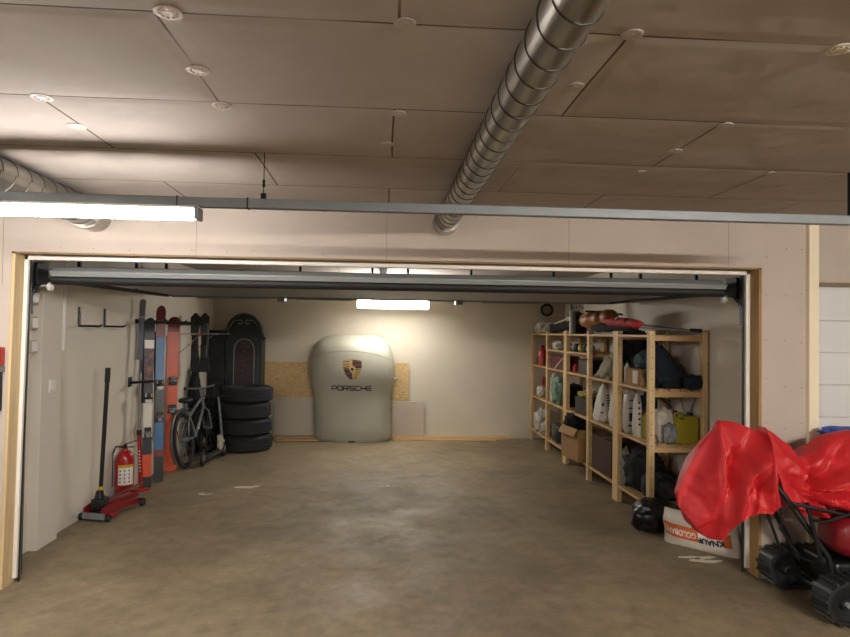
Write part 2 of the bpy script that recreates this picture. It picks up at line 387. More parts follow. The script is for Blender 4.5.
# ---- ducts, pipe
def duct(x, r, z, y0, y1, label):
    t = thing('ventilation_duct', (x, y1, z), label, 'duct')
    m_ = MB(t); m_.tube([(x, y0, z), (x, y1, z)], r, 40, caps=False); m_.build('duct_body', GALV, t, True)
    MB(t).lathe([(r-.002, y1-.14), (r+.016, y1-.14), (r+.018, y1-.13), (r+.018, y1), (r-.002, y1)], (x, 0, z), 'y', 40).build('end_collar', GALV, t, True)
    m_ = MB(t); y = y0+.1
    while y < y1:
        m_.lathe([(r, -.006), (r+.005, -.004), (r+.0055, 0), (r+.005, .004), (r, .006)], (x, y, z), 'y', 40) if False else None
        n = 40; m_.tube([(x+(r+.0015)*math.cos(2*PI*k/n), y+.10*k/n, z+(r+.0015)*math.sin(2*PI*k/n)) for k in range(n+1)], .0018, 5)
        y += .115
    m_.build('spiral_seam', M('duct seam', '#5d5c58', .4, metal=.8), t, True)
    return t
duct(.405, .066, 2.362, -4.9, 4.0, 'spiral steel ventilation duct running overhead to the wall above the opening')
duct(-1.83, .088, 2.35, -4.9, 4.0, 'steel ventilation duct at far left, half hidden behind the lit tube lamp')
pt = thing('ceiling_pipe', (0, 2.82, 2.21), 'long grey pipe crossing under the ducts along the ceiling', 'pipe')
m_ = MB(pt); m_.box(-5.9, 2.33, 2.80, 2.84, 2.19, 2.234, .004); m_.build('pipe_body', STEEL, pt)
m_ = MB(pt); m_.box(-.93, -.926, 2.796, 2.844, 2.187, 2.237); m_.box(-.62, -.615, 2.796, 2.844, 2.187, 2.237); m_.build('pipe_joint', DARKST, pt)
m_ = MB(pt); m_.tube([(-.55, 2.82, 2.236), (-.55, 2.82, CZ)], .002, 8); m_.box(-.562, -.538, 2.81, 2.83, 2.234, 2.262, .003); m_.box(-.556, -.544, 2.815, 2.825, 2.29, 2.325, .003); m_.build('hanger', DARKST, pt)
m_ = MB(pt); m_.tube([(-3.2, 2.82, 2.236), (-3.2, 2.82, CZ)], .004, 8); m_.build('hanger', DARKST, pt)
MB(pt).box(2.275, 2.31, 2.80, 2.84, 2.234, CZ, .003).build('end_bracket', DARKST, pt)

# ---- lamps
def lamp(x0, x1, y, z0, z1, dep, emat, label, wall=False):
    t = thing('tube_lamp', ((x0+x1)/2, y, z0), label, 'lamp')
    if wall:
        MB(t).box(x0-.01, x1+.01, y+dep-.02, y+dep, z0, z1, .003).build('lamp_base', WHITE, t)
        MB(t).box(x0, x1, y, y+dep-.021, z0+.005, z1-.005, .02).build('diffuser', emat, t, True)
        m_ = MB(t); m_.box(x0-.012, x0-.001, y+.01, y+dep-.02, z0+.01, z1-.01, .003); m_.box(x1+.001, x1+.012, y+.01, y+dep-.02, z0+.01, z1-.01, .003); m_.build('end_cap', WHITE, t)
    else:
        MB(t).box(x0, x1, y, y+dep, z1-.012, z1, .003).build('lamp_base', WHITE, t)
        m_ = MB(t); m_.box(x0+.02, x1-.02, y+.003, y+dep-.003, z0, z1-.013, .016); m_.build('diffuser', emat, t, True)
        m_ = MB(t)
        for a, b in ((x0, x0+.019), (x1-.019, x1)): m_.box(a, b, y-.002, y+dep+.002, z0-.002, z1-.001, .005)
        m_.build('end_cap', STEEL, t)
        m_ = MB(t)
        for x in (x0+.1, x1-.05): m_.box(x-.01, x+.01, y+dep/2-.01, y+dep/2+.01, z1, z1+.03)
        m_.build('hanger', STEEL, t)
    return t
lamp(-2.45, -.83, 2.78, 2.133, 2.190, .08, LTUBE, 'lit fluorescent tube lamp under the grey pipe at the upper left')
t = lamp(-.36, .67, 8.85, 1.968, 2.115, .12, LBACK, 'lit lamp hanging high at the back of the garage above the covered hardtop', True)
for x in (-.2, .52): MB(t).tube([(x, 8.95, 2.11), (x, 8.95, CZ)], .005, 8).build('hanger', STEEL, t, True)
for x, y, lb in ((2.6, -.9, 'to the right'), (-3.2, -1.9, 'to the left')):
    t = lamp(x-.8, x+.8, y, CZ-.10, CZ-.03, .1, LHALLR if x > 0 else LHALL, 'lit ceiling tube lamp in the hall behind the viewer, '+lb)

# ---- washers on the ceiling
DISCM = M('washer plastic', '#c9c0b4', .5, bump=.3, bscale=60); DISCD = M('washer plastic greyed', '#aaa198', .7, bump=.3, bscale=60)
dlist = [(168, 12, 1), (198, 70, 1), (222, 105, 1), (42, 97, 1), (77, 126, 1), (405, 23, 0), (398, 113, 0), (387, 144, 0), (632, 34, 0), (575, 86, 0), (840, 49, 1), (725, 125, 0), (675, 151, 0), (640, 172, 0), (770, 173, 0)]
names = {0: 'white perforated fixing disc at the top left edge of the ceiling', 1: 'white fixing disc between two joints, below the topmost left disc', 2: 'white fixing disc on the long joint left of centre', 3: 'white fixing disc on the joint at far left', 4: 'white fixing disc just above the left end of the lamp, off any joint',
 5: 'grey fixing disc at the upper corner where a cross joint starts', 6: 'grey fixing disc at the lower end of the cross joint', 7: 'grey fixing disc just below the cross joint, off any joint', 8: 'faint fixing disc right of the duct near the top', 9: 'faint small fixing disc right beside the duct',
 10: 'white fixing disc at the far right edge of the ceiling', 11: 'faint fixing disc on the long joint right of the duct', 12: 'faint fixing disc below the right joint, nearer the duct', 13: 'faint fixing disc near the pipe right of the duct', 14: 'faint fixing disc near the pipe at far right'}
for i, (px, py, w_) in enumerate(dlist):
    d = ray(px, py); p = EYE+d*((CZ-EYE.z)/d.z); r = .036 if w_ else .03
    m_ = MB((p.x, p.y, CZ)); m_.lathe([(.0001, CZ-.004), (r*.35, CZ-.005), (r*.4, CZ-.003), (r*.8, CZ-.0045), (r, CZ-.003), (r, CZ-.0002)], (p.x, p.y, 0), 'z', 24)
    if w_:
        for k in range(10): a = 2*PI*k/10; m_.box(p.x+r*.62*math.cos(a)-.003, p.x+r*.62*math.cos(a)+.003, p.y+r*.62*math.sin(a)-.003, p.y+r*.62*math.sin(a)+.003, CZ-.0065, CZ-.003)
    o = m_.build('fixing_disc', DISCM if w_ else DISCD, None, True); tag(o, names[i], 'fixing disc', 'fixing discs on the ceiling')

# ---- electrical boxes on the left pier
BOXG = M('shaded box plastic', '#b4aca0', .5)  # bodies of white boxes, greyed so the colour carries their shading
def jbox(x, y, z, s, label, cat='junction box'):
    t = thing('junction_box', (x, y, z), label, cat)
    MB(t).box(x, x+.065, y-s, y+s, z-s, z+s, .008).build('box_body', BOXG, t)
    m_ = MB(t); m_.tube([(x+.02, y, z-s), (x+.02, y, z-s-.03)], .012, 10); m_.build('cable_gland', WHITE, t, True)
    MB(t).box(x+.065, x+.07, y-s*.8, y+s*.8, z-s*.8, z+s*.8, .002).build('lid', WHITE, t)
for (px, py, s, lb) in ((36, 298, .045, 'white junction box on the left pier, topmost of three'), (36, 323, .045, 'white junction box on the left pier, middle one of three'), (36, 346, .045, 'white junction box on the left pier, lowest of three')):
    p = atx(px, py, -2.54); jbox(-2.56, min(p.y, 4.58), p.z, s, lb)
p = atx(47, 385, -2.55)
t = thing('light_switch', (-2.49, 4.8, p.z), 'white light switch on the column by the left wall', 'switch')
MB(t).box(-2.49, -2.475, 4.77, 4.85, p.z-.05, p.z+.05, .004).build('switch_plate', WHITE, t); MB(t).box(-2.475, -2.468, 4.785, 4.835, p.z-.03, p.z+.03, .003).build('rocker', WHITE, t)
t = thing('cable_conduit', (-2.535, 5.0, 1.3), 'pale plastic cable conduit running up beside the column, thick and white for a reflected glow', 'conduit')
m_ = MB(t); m_.tube([(-2.525, 5.02, 1.45), (-2.525, 5.02, 2.4)], .022, 12); m_.build('conduit', WHITE, t, True)  # thick and white to stand in for a tube lamp's reflection

# red and black device hung on front wall at the far left edge
p = at(0, 380, 3.98)
t = thing('wall_device', (p.x, 4.0, 1.1), 'red topped black device on the wall at the left edge', 'device')
MB(t).box(p.x-.05, p.x+.018, 3.94, 4.0, at(0, 366, 3.95).z, at(0, 347, 3.95).z, .01).build('cap', RED, t)
MB(t).box(p.x-.05, p.x+.018, 3.945, 3.998, at(0, 372, 3.95).z, at(0, 366.5, 3.95).z, .003).build('collar', STEEL, t)
MB(t).box(p.x-.05, p.x+.008, 3.945, 3.998, at(0, 412, 3.95).z, at(0, 372.5, 3.95).z, .008).build('body', BLKPL, t)

# ================================================================ LEFT SIDE
for y, lb in ((5.33, 'black steel hook on the left wall, the one nearer the opening'), (5.8, 'black steel hook on the left wall, the one farther from the opening')):
    t = thing('wall_hook', (LX, y, 1.65), lb, 'hook', 'black hooks on the left wall')
    MB(t).box(LX, LX+.012, y-.015, y+.015, 1.64, 1.81, .002).build('back_plate', BLKPL, t)
    MB(t).tube([(LX+.01, y, 1.65), (LX+.17, y, 1.648), (LX+.19, y, 1.66)], .009, 8).build('arm', BLKPL, t, True)

# floor jack
JRED = M('jack dark red', '#7a1218', .4)
t = thing('floor_jack', (-2.4, 5.55, 0), 'red trolley jack with a tall black handle by the left wall', 'jack')
d1 = Vector((.25, .968, 0)).normalized(); n1 = Vector((d1.y, -d1.x, 0)); b0 = Vector((-2.41, 5.36, 0))
def J(a, b, z): return b0+d1*a*.84+n1*b+Vector((0, 0, z))
for s_ in (-1, 1):
    m_ = MB(t); m_.prism([(0, .03), (.0, .11), (.08, .13), (.28, .115), (.62, .075), (.66, .055), (.62, .03), (.3, .05), (.1, .03)], s_*.085-.006, s_*.085+.006, lambda u, v, w: J(u, w, v)); m_.build('side_plate', JRED, t)
MB(t).beam(J(.05, 0, .04), J(.15, 0, .04), .3, .025, bev=.004).build('rear_axle', JRED, t)
m_ = MB(t); m_.beam(J(.2, 0, .10), J(.66, 0, .10), .07, .05, bev=.006); m_.lathe([(.0001, .125), (.035, .125), (.04, .14), (.0001, .14)], J(.64, 0, 0), 'z', 20); m_.build('lifting_arm', JRED, t)
m_ = MB(t); m_.obox(J(.1, 0, .13), (.11, .13, .10), None, .015); m_.tube([J(.1, 0, .15), J(.09, 0, .24)], [.05, .03], 14); m_.build('hydraulic_unit', BLKPL, t, True)
for a, bb in ((.0, -.13), (.0, .13)):
    m_ = MB(t); m_.lathe([(.0001, -.015), (.026, -.015), (.03, -.008), (.03, .008), (.026, .015), (.0001, .015)], J(a+.03, bb, .03), 'x', 18); m_.build('wheel', BLKPL, t, True)
for bb in (-.11, .11):
    m_ = MB(t); m_.lathe([(.0001, -.018), (.034, -.018), (.038, -.01), (.038, .01), (.034, .018), (.0001, .018)], J(.6, bb, .038), 'x', 18); m_.build('wheel', BLKPL, t, True)
ht = at(108, 369, 5.38)
hh = MB(t).tube([J(.1, 0, .16), tuple(J(.1, 0, .16).lerp(ht, .5)), ht], .017, 12).build('handle', BLKPL, t, True)
a_ = J(.1, 0, .16).lerp(ht, .9); MB(t).tube([a_, ht+Vector((0, 0, .01))], .021, 12).build('grip', BLACK, hh, True)
a_ = J(.1, 0, .16).lerp(ht, .08); MB(t).tube([a_, a_.lerp(ht, .03)], .02, 12).build('yellow_band', M('yellow band', '#c9a415', .5), hh, True)
MB(t).tube([J(.14, .02, .15), J(.62, .10, .215)], .008, 8).build('release_rod', CHROME, t, True)
MB(t).beam(J(-.012, -.09, .05), J(-.012, .12, .05), .01, .05).build('brand_plate', STEEL, t)

# fire extinguisher
ex = Vector((-2.455, 6.10, 0))
t = thing('fire_extinguisher', ex, 'red fire extinguisher with a white label on the floor behind the jack', 'extinguisher')
m_ = MB(t); m_.lathe([(.0001, .03), (.075, .03), (.083, .05), (.083, .36), (.075, .41), (.05, .445), (.025, .46), (.022, .475), (.0001, .475)], ex, 'z', 32); m_.build('cylinder', RED, t, True)
m_ = MB(t); m_.lathe([(.0001, 0), (.078, 0), (.08, .03), (.0001, .032)], ex, 'z', 28); m_.build('base', BLKPL, t, True)
m_ = MB(t)
nn = 10
for k in range(nn):
    a0, a1 = math.radians(-110+100*k/nn), math.radians(-110+100*(k+1)/nn); R_ = .0845
    m_.bm.faces.new([m_.bm.verts.new(ex+Vector((R_*math.cos(a), R_*math.sin(a), z))) for a, z in ((a0, .14), (a1, .14), (a1, .33), (a0, .33))])
lb_ = m_.build('paper_label', WHITE, t, True)
m_ = MB(t)
for k in range(nn):
    a0, a1 = math.radians(-110+100*k/nn), math.radians(-110+100*(k+1)/nn); R_ = .0852
    m_.bm.faces.new([m_.bm.verts.new(ex+Vector((R_*math.cos(a), R_*math.sin(a), z))) for a, z in ((a0, .305), (a1, .305), (a1, .33), (a0, .33))])
m_.build('yellow_stripe', M('yellow band', '#c9a415', .5), lb_)
m_ = MB(t)
for r_ in range(4):
    for k in range(3):
        a = math.radians(-95+27*k); R_ = .0853; c_ = ex+Vector((R_*math.cos(a), R_*math.sin(a), .17+.035*r_)); m_.obox(c_, (.012, .002, .014), Matrix.Rotation(a+PI/2, 3, 'Z'))
m_.build('pictogram', BLKPL, lb_)
m_ = MB(t); m_.box(ex.x-.015, ex.x+.015, ex.y-.015, ex.y+.015, .47, .51, .004); m_.beam(ex+Vector((0, -.01, .515)), ex+Vector((.12, -.05, .56)), .022, .008); m_.beam(ex+Vector((0, -.01, .49)), ex+Vector((.10, -.05, .50)), .02, .008); m_.build('valve_handle', BLKPL, t)
m_ = MB(t); m_.tube([ex+Vector((-.02, 0, .49)), ex+Vector((-.07, -.04, .5)), ex+Vector((-.10, -.05, .42)), ex+Vector((-.097, -.05, .25)), ex+Vector((-.097, -.05, .12))], .009, 8); m_.build('hose', BLACK, t, True)

# red tool post (steel shaft in red tube with base)
px_, py_ = 135, 492
t = thing('jack_post', (-2.41, 6.40, 0), 'slim red post with pale lettering and grey shaft beside the extinguisher', 'tool post')
pb = Vector((-2.41, 6.40, 0)); ptop = at(139, 435, 6.42)
MB(t).tube([pb+Vector((0, 0, .0)), ptop], .02, 12).build('post', RED, t, True)
MB(t).prism([(-.05, -.12), (.09, -.03), (.09, .01), (-.05, .05)], 0, .018, lambda u, v, w: pb+Vector((u, v, w))).build('foot_plate', RED, t)
MB(t).tube([ptop, at(141, 372, 6.44)], .012, 10).build('shaft', M('grey shaft', '#8c8c88', .4, metal=.6), t, True)
MB(t).tube([ptop, ptop.lerp(at(141, 372, 6.44), .08)], .023, 12).build('collar', BLACK, t, True)
m_ = MB(t)
for k in range(7): q = pb.lerp(ptop, .35+k*.06); m_.obox(q+Vector((.004, -.0205, 0)), (.016, .002, .012))
m_.build('lettering', WHITE, t)

# skis
def ski(base, top, wdt, mats, label, name='ski', n=Vector((.45, -.89, 0)), bind=None, tipc=None, shovel=.10, group='skis leaning on the left wall'):
    base, top = Vector(base), Vector(top); ax = (top-base); L_ = ax.length; ax.normalize(); side = ax.cross(n).normalized(); nn_ = side.cross(ax)*-1
    if nn_.dot(n) < 0: nn_ = -nn_
    t = thing(name, base, label, 'ski' if name == 'ski' else name.replace('_', ' '), group)
    # outline stations
    def width(s): 
        w = wdt*(.86+.14*abs(2*s-1)**1.5)
        if s > .96: w *= math.sqrt(max(0.0, 1-((s-.96)/.04)**2))*.98+.02
        if s < .02: w *= .86
        return w
    def rise(s): return .05*((s-.9)/.1)**2 if s > .9 else 0
    segs = []
    def seg(s0, s1, mt, nm):
        m_ = MB(t); n_ = max(2, int((s1-s0)*40)) if s1 < 1 else 60; prev = None
        for i in range(n_+1):
            s = s0+(s1-s0)*i/n_; c = base+ax*(L_*s)+nn_*rise(s); w = width(s)/2; th = .007
            ring = [m_.bm.verts.new(c+side*a*w+nn_*b) for a, b in ((-1, -th), (1, -th), (1, th), (-1, th))]
            if prev:
                for k in range(4): m_.bm.faces.new((prev[k], prev[(k+1) % 4], ring[(k+1) % 4], ring[k]))
            else: m_.bm.faces.new(ring)
            prev = ring
        m_.bm.faces.new(prev[::-1]); return m_.build(nm, mt, t)
    for s0, s1, mt, nm in mats: seg(s0, s1, mt, nm)
    if bind:
        for (s, kind, mt) in bind:
            c = base+ax*(L_*s)+nn_*.01; rot = Matrix((side, nn_, ax)).transposed()
            bb = MB(t).obox(c+nn_*.02, (wdt*.62, .04, .10), rot, .008).build('binding', mt, t)
            m_ = MB(t); m_.tube([c+nn_*.04-side*wdt*.33, c+nn_*.075, c+nn_*.04+side*wdt*.33], .012, 8); m_.obox(c+nn_*.05+ax*.03*kind, (wdt*.45, .035, .045), rot, .01); m_.build('toe_piece' if kind > 0 else 'heel_piece', BLKPL if mt != BLKPL else STEEL, bb, True)
    return t
SW = M('ski white', '#d8d4cc', .35); SO = M('ski orange', '#d6532a', .35); SOr = M('ski bright orange', '#e0531f', .35); SB = M('ski blue', '#1f6ea8', .35); SK = M('ski black', '#17181b', .35)
SR = M('ski dark red', '#7a1a22', .35); SN = M('ski navy', '#1b2333', .4); SG = M('ski graphite pattern', '#77362c', .4, col2='#15171d', vscale=14)
ski(at(146, 489, 6.44), at(150, 318, 6.50), .098, [(0, .07, SK, 'tail'), (.07, .20, SO, 'orange_section'), (.20, .30, SN, 'dark_section'), (.30, .50, SW, 'white_section'), (.50, .62, SN, 'midsection'), (.62, .82, SG, 'patterned_section'), (.82, .87, SW, 'white_band'), (.87, 1, SN, 'tip')],
    'white and orange ski with a white binding, nearest the extinguisher', bind=[(.33, -1, BLKPL), (.53, 1, WHITE)])
ski(at(158, 484, 6.70), at(161, 306, 6.85), .098, [(0, .15, SK, 'tail'), (.15, .19, SR, 'red_band'), (.19, .34, SB, 'blue_section'), (.34, .58, SK, 'midsection'), (.58, .82, SB, 'upper_blue'), (.82, 1, SR, 'tip')],
    'blue and black ski with a dark red tip, second from the opening', bind=[(.37, -1, BLKPL), (.55, 1, WHITE)])
ski(at(170, 471, 7.25), at(174, 317, 7.35), .135, [(0, .72, SOr, 'orange_section'), (.72, .90, SO, 'upper_section'), (.90, 1, SR, 'tip')],
    'wide plain orange ski beside the bicycle', bind=[(.40, -1, BLKPL), (.58, 1, BLKPL)])
ski(at(164, 470, 7.35), at(166, 335, 7.45), .07, [(0, 1, SW, 'white_base')], 'narrow white ski squeezed between the blue and orange skis')
ski(at(157, 480, 6.88), at(157, 330, 6.92), .07, [(0, .3, SR, 'tail'), (.3, 1, SN, 'dark_section')], 'dark ski mostly hidden behind the blue and black ski')
ski(at(139.5, 360, 6.42), at(143, 300, 6.5), .06, [(0, .7, SN, 'navy_section'), (.7, .72, SW, 'white_band'), (.72, 1, STEEL, 'grey_tip')], 'short navy ski piece hung on the rack, leftmost of the skis')
ski(at(141, 487, 6.5), at(143, 321, 6.6), .07, [(0, .5, SW, 'lower_section'), (.5, 1, SN, 'upper_section')], 'pale ski standing behind the white and orange ski')

# ski rack
t = thing('ski_rack', (LX, 7.0, 1.7), 'dark wall rack with arms holding up the skis', 'rack')
MB(t).box(LX, LX+.04, 6.5, 8.35, 1.685, 1.73, .004).build('rail', DARKST, t)
for y in (6.55, 6.85, 7.2, 7.5, 7.9):
    MB(t).tube([(LX+.03, y, 1.70), (LX+.28, y, 1.70), (LX+.30, y, 1.73)], .013, 8).build('arm', BLKPL, t, True)
t = thing('rack_arm', (LX, 6.40, 1.1), 'single black rack arm halfway up the wall left of the skis', 'rack arm')
MB(t).tube([(LX, 6.40, 1.08), (LX+.24, 6.40, 1.10)], .014, 8).build('arm', BLKPL, t, True)
MB(t).box(LX, LX+.01, 6.36, 6.44, 1.04, 1.14, .002).build('back_plate', BLKPL, t)
for y, lb in ((7.84, 'silver shelf bracket on the left wall, nearer the orange ski'), (8.45, 'silver shelf bracket on the left wall, nearer the dark cabinet')):
    t = thing('shelf_bracket', (LX, y, 1.57), lb, 'bracket', 'silver shelf brackets')
    MB(t).beam((LX, y, 1.57), (LX+.5, y, 1.575), .025, .02).build('arm', CHROME, t)
    MB(t).beam((LX+.01, y, 1.32), (LX+.27, y, 1.56), .02, .008).build('strut', CHROME, t)
    MB(t).box(LX, LX+.008, y-.02, y+.02, 1.3, 1.6).build('back_plate', CHROME, t)

# dark hung short skis with straps
for (x0, x1, lb) in ((190, 201, 'dark short ski with strap on the rack, left of two near the corner'), (199.5, 210, 'dark short ski with grey strap on the rack, right of two near the corner')):
    b_ = at((x0+x1)/2, 372, 8.0); tp = at((x0+x1)/2+.5, 313, 8.0)
    t = thing('short_ski', b_, lb, 'ski', 'dark skis near the corner')
    wd = (x1-x0)*7.0/610; ax = tp-b_
    m_ = MB(t); prev = None
    for i in range(15):
        s = i/14; c = b_+ax*s+Vector((0, -.03*math.sin(PI*s), 0)); w = wd/2*(.8+.2*math.cos(2*PI*s))*(1 if s < .9 else max(.15, math.sqrt(1-((s-.9)/.1)**2)))
        ring = [m_.bm.verts.new(c+Vector((a*w, b*.012, 0))) for a, b in ((-1, -1), (1, -1), (1, 1), (-1, 1))]
        if prev:
            for k in range(4): m_.bm.faces.new((prev[k], prev[(k+1) % 4], ring[(k+1) % 4], ring[k]))
        else: m_.bm.faces.new(ring)
        prev = ring
    m_.bm.faces.new(prev[::-1]); m_.build('deck', M('dark deck', '#1a2026', .4), t)
    c = b_+ax*.72; MB(t).obox(c+Vector((0, -.04, 0)), (wd*.8, .03, .16), None, .01).build('boot_plate', M('grey strap', '#3d444a', .5), t)
    c = b_+ax*.35; MB(t).obox(c+Vector((0, -.04, 0)), (wd*.7, .05, .2), None, .015).build('strap', BLKPL, t)

# dark coats / bag heap by the wall behind the bicycle
o = MB(at(198, 440, 8.2)*Vector((1, 1, 0)) if False else (-2.46, 8.3, 0)); o.blob((-2.46, 8.3, 0), (.17, .5, 1.15), 11, .8, .10, 2.2, taper=.45); tag(o.build('dark_bag', BLKCL, None, True, 0), 'tall dark cloth bag standing behind the bicycle', 'bag')
o = MB((-2.40, 8.93, 0)); o.blob((-2.40, 8.93, 0), (.26, .26, .86), 5, .8, .10, 2.2, taper=.2); tag(o.build('dark_bag', M('very dark cloth', '#0e1013', .8, bump=.4, bscale=12), None, True, 0), 'low black bag between the bicycle and the tyre stack', 'bag')

# cabinet
cx0, cx1, cy0, cy1 = -2.27, -1.76, 9.08, 9.38
t = thing('painted_cabinet', ((cx0+cx1)/2, 9.2, 0), 'tall dark green painted cabinet with arched scrolled top behind the tyres', 'cabinet')
ctop = 1.66
def arch(x0, x1, zb, zs, zt, n=20, shoulder=.0):
    xc = (x0+x1)/2; hw = (x1-x0)/2; pts = [(x0, zb), (x1, zb), (x1, zs)]
    for k in range(1, n): a = PI*k/n; pts.append((xc+(hw-shoulder)*math.cos(a), zs+(zt-zs)*math.sin(a)**.8))
    pts.append((x0, zs)); return pts
MB(t).prism(arch(cx0, cx1, 0, 1.52, 1.83, shoulder=.03), cy0+.02, cy1, lambda u, v, w: Vector((u, w, v))).build('body', GREENC, t)
# moulded cornice following the arch
m_ = MB(t); pts = [(cx0-.05, cy0, 1.49), (cx0-.01, cy0, 1.53)]+[((cx0+cx1)/2-(.235)*math.cos(PI*k/20), cy0, 1.54+.31*math.sin(PI*k/20)**.8) for k in range(1, 20)]+[(cx1+.01, cy0, 1.53), (cx1+.05, cy0, 1.49)]
m_.tube(pts, .028, 8); m_.build('cornice', GREENC, t, True)
m_ = MB(t)
for s_ in (-1, 1):
    cc = Vector(((cx0+cx1)/2+s_*.055, cy0-.012, 1.74)); sp = []
    for k in range(22): a = k/21*2.6*PI/1.3; rr = .045*(1-k/30); sp.append(cc+Vector((s_*rr*math.cos(a), 0, rr*math.sin(a)-.0)))
    m_.tube([cc+Vector((s_*.17, 0, -.13)), cc+Vector((s_*.13, 0, -.03)), cc+Vector((s_*.08, 0, .03))]+sp[2:], .005, 6)
m_.build('scroll_line', LINEP, t, True)
dr = MB(t).prism(arch(cx0+.07, cx1-.05, .1, 1.36, 1.60), cy0, cy0+.022, lambda u, v, w: Vector((u, w, v))).build('door', GREENC, t)
MB(t).prism(arch(cx0+.12, cx1-.10, .2, 1.30, 1.50), cy0-.006, cy0+.003, lambda u, v, w: Vector((u, w, v))).build('painted_panel', PAINTP, dr)
m_ = MB(t); ap = arch(cx0+.12, cx1-.10, .2, 1.30, 1.50); m_.tube([(u, cy0-.008, v) for u, v in ap]+[(ap[0][0], cy0-.008, ap[0][1])], .005, 6); m_.build('panel_line', LINEP, dr, True)
m_ = MB(t); random.seed(4)
for k in range(7): m_.blob((-1.99+random.uniform(-.05, .05), cy0-.009, .95+k*.07), (.035, .006, .03), k, 1, .2, flat=False, n=2)
m_.build('painted_flowers', M('faded flower paint', '#56403a', .6), dr, True)
o = MB((-2.44, 9.15, 0)); o.beam((-2.425, 9.12, 0), (-2.425, 9.2, 1.62), .24, .03, up=(0, -1, 0), bev=.004); tag(o.build('dark_board', M('dark green board', '#0d1617', .5), None), 'dark green board leaning left of the painted cabinet', 'board')

# tyres
tc_ = Vector((-1.845, 8.55, 0))
def tyre(z, dx, dy, label):
    R_, W_ = .345, .216; t = thing('car_tyre', tc_+Vector((dx, dy, z)), label, 'tyre', 'stacked tyres'); t.rotation_euler.z = random.random()*6
    prof = [(.205, .02), (.22, .005), (.27, .0), (.315, .012), (.338, .035)]
    zz = .035
    for g in range(5):
        prof += [(R_, zz+.004), (R_, zz+.024), (R_-.012, zz+.027), (R_-.012, zz+.031)]; zz += .0285
    prof += [(R_, zz+.003), (.338, W_-.035), (.315, W_-.012), (.27, W_), (.22, W_-.005), (.205, W_-.02), (.20, W_/2), (.205, .02)]
    m_ = MB(); m_.lathe(prof, (0, 0, 0), 'z', 64); m_.build('tread', RUBR, t, True, 30)
    MB().lathe([(.19, .03), (.204, .03), (.204, W_-.03), (.19, W_-.03), (.15, .1), (.19, .03)], (0, 0, 0), 'z', 40).build('rim', DARKST, t, True)
for i, lb in enumerate(('bottom tyre of the stack by the cabinet', 'second tyre from the floor in the stack', 'third tyre from the floor in the stack', 'top tyre of the stack by the cabinet')):
    tyre(i*.2175, random.uniform(-.015, .015), random.uniform(-.01, .01), 'black car tyre, '+lb)

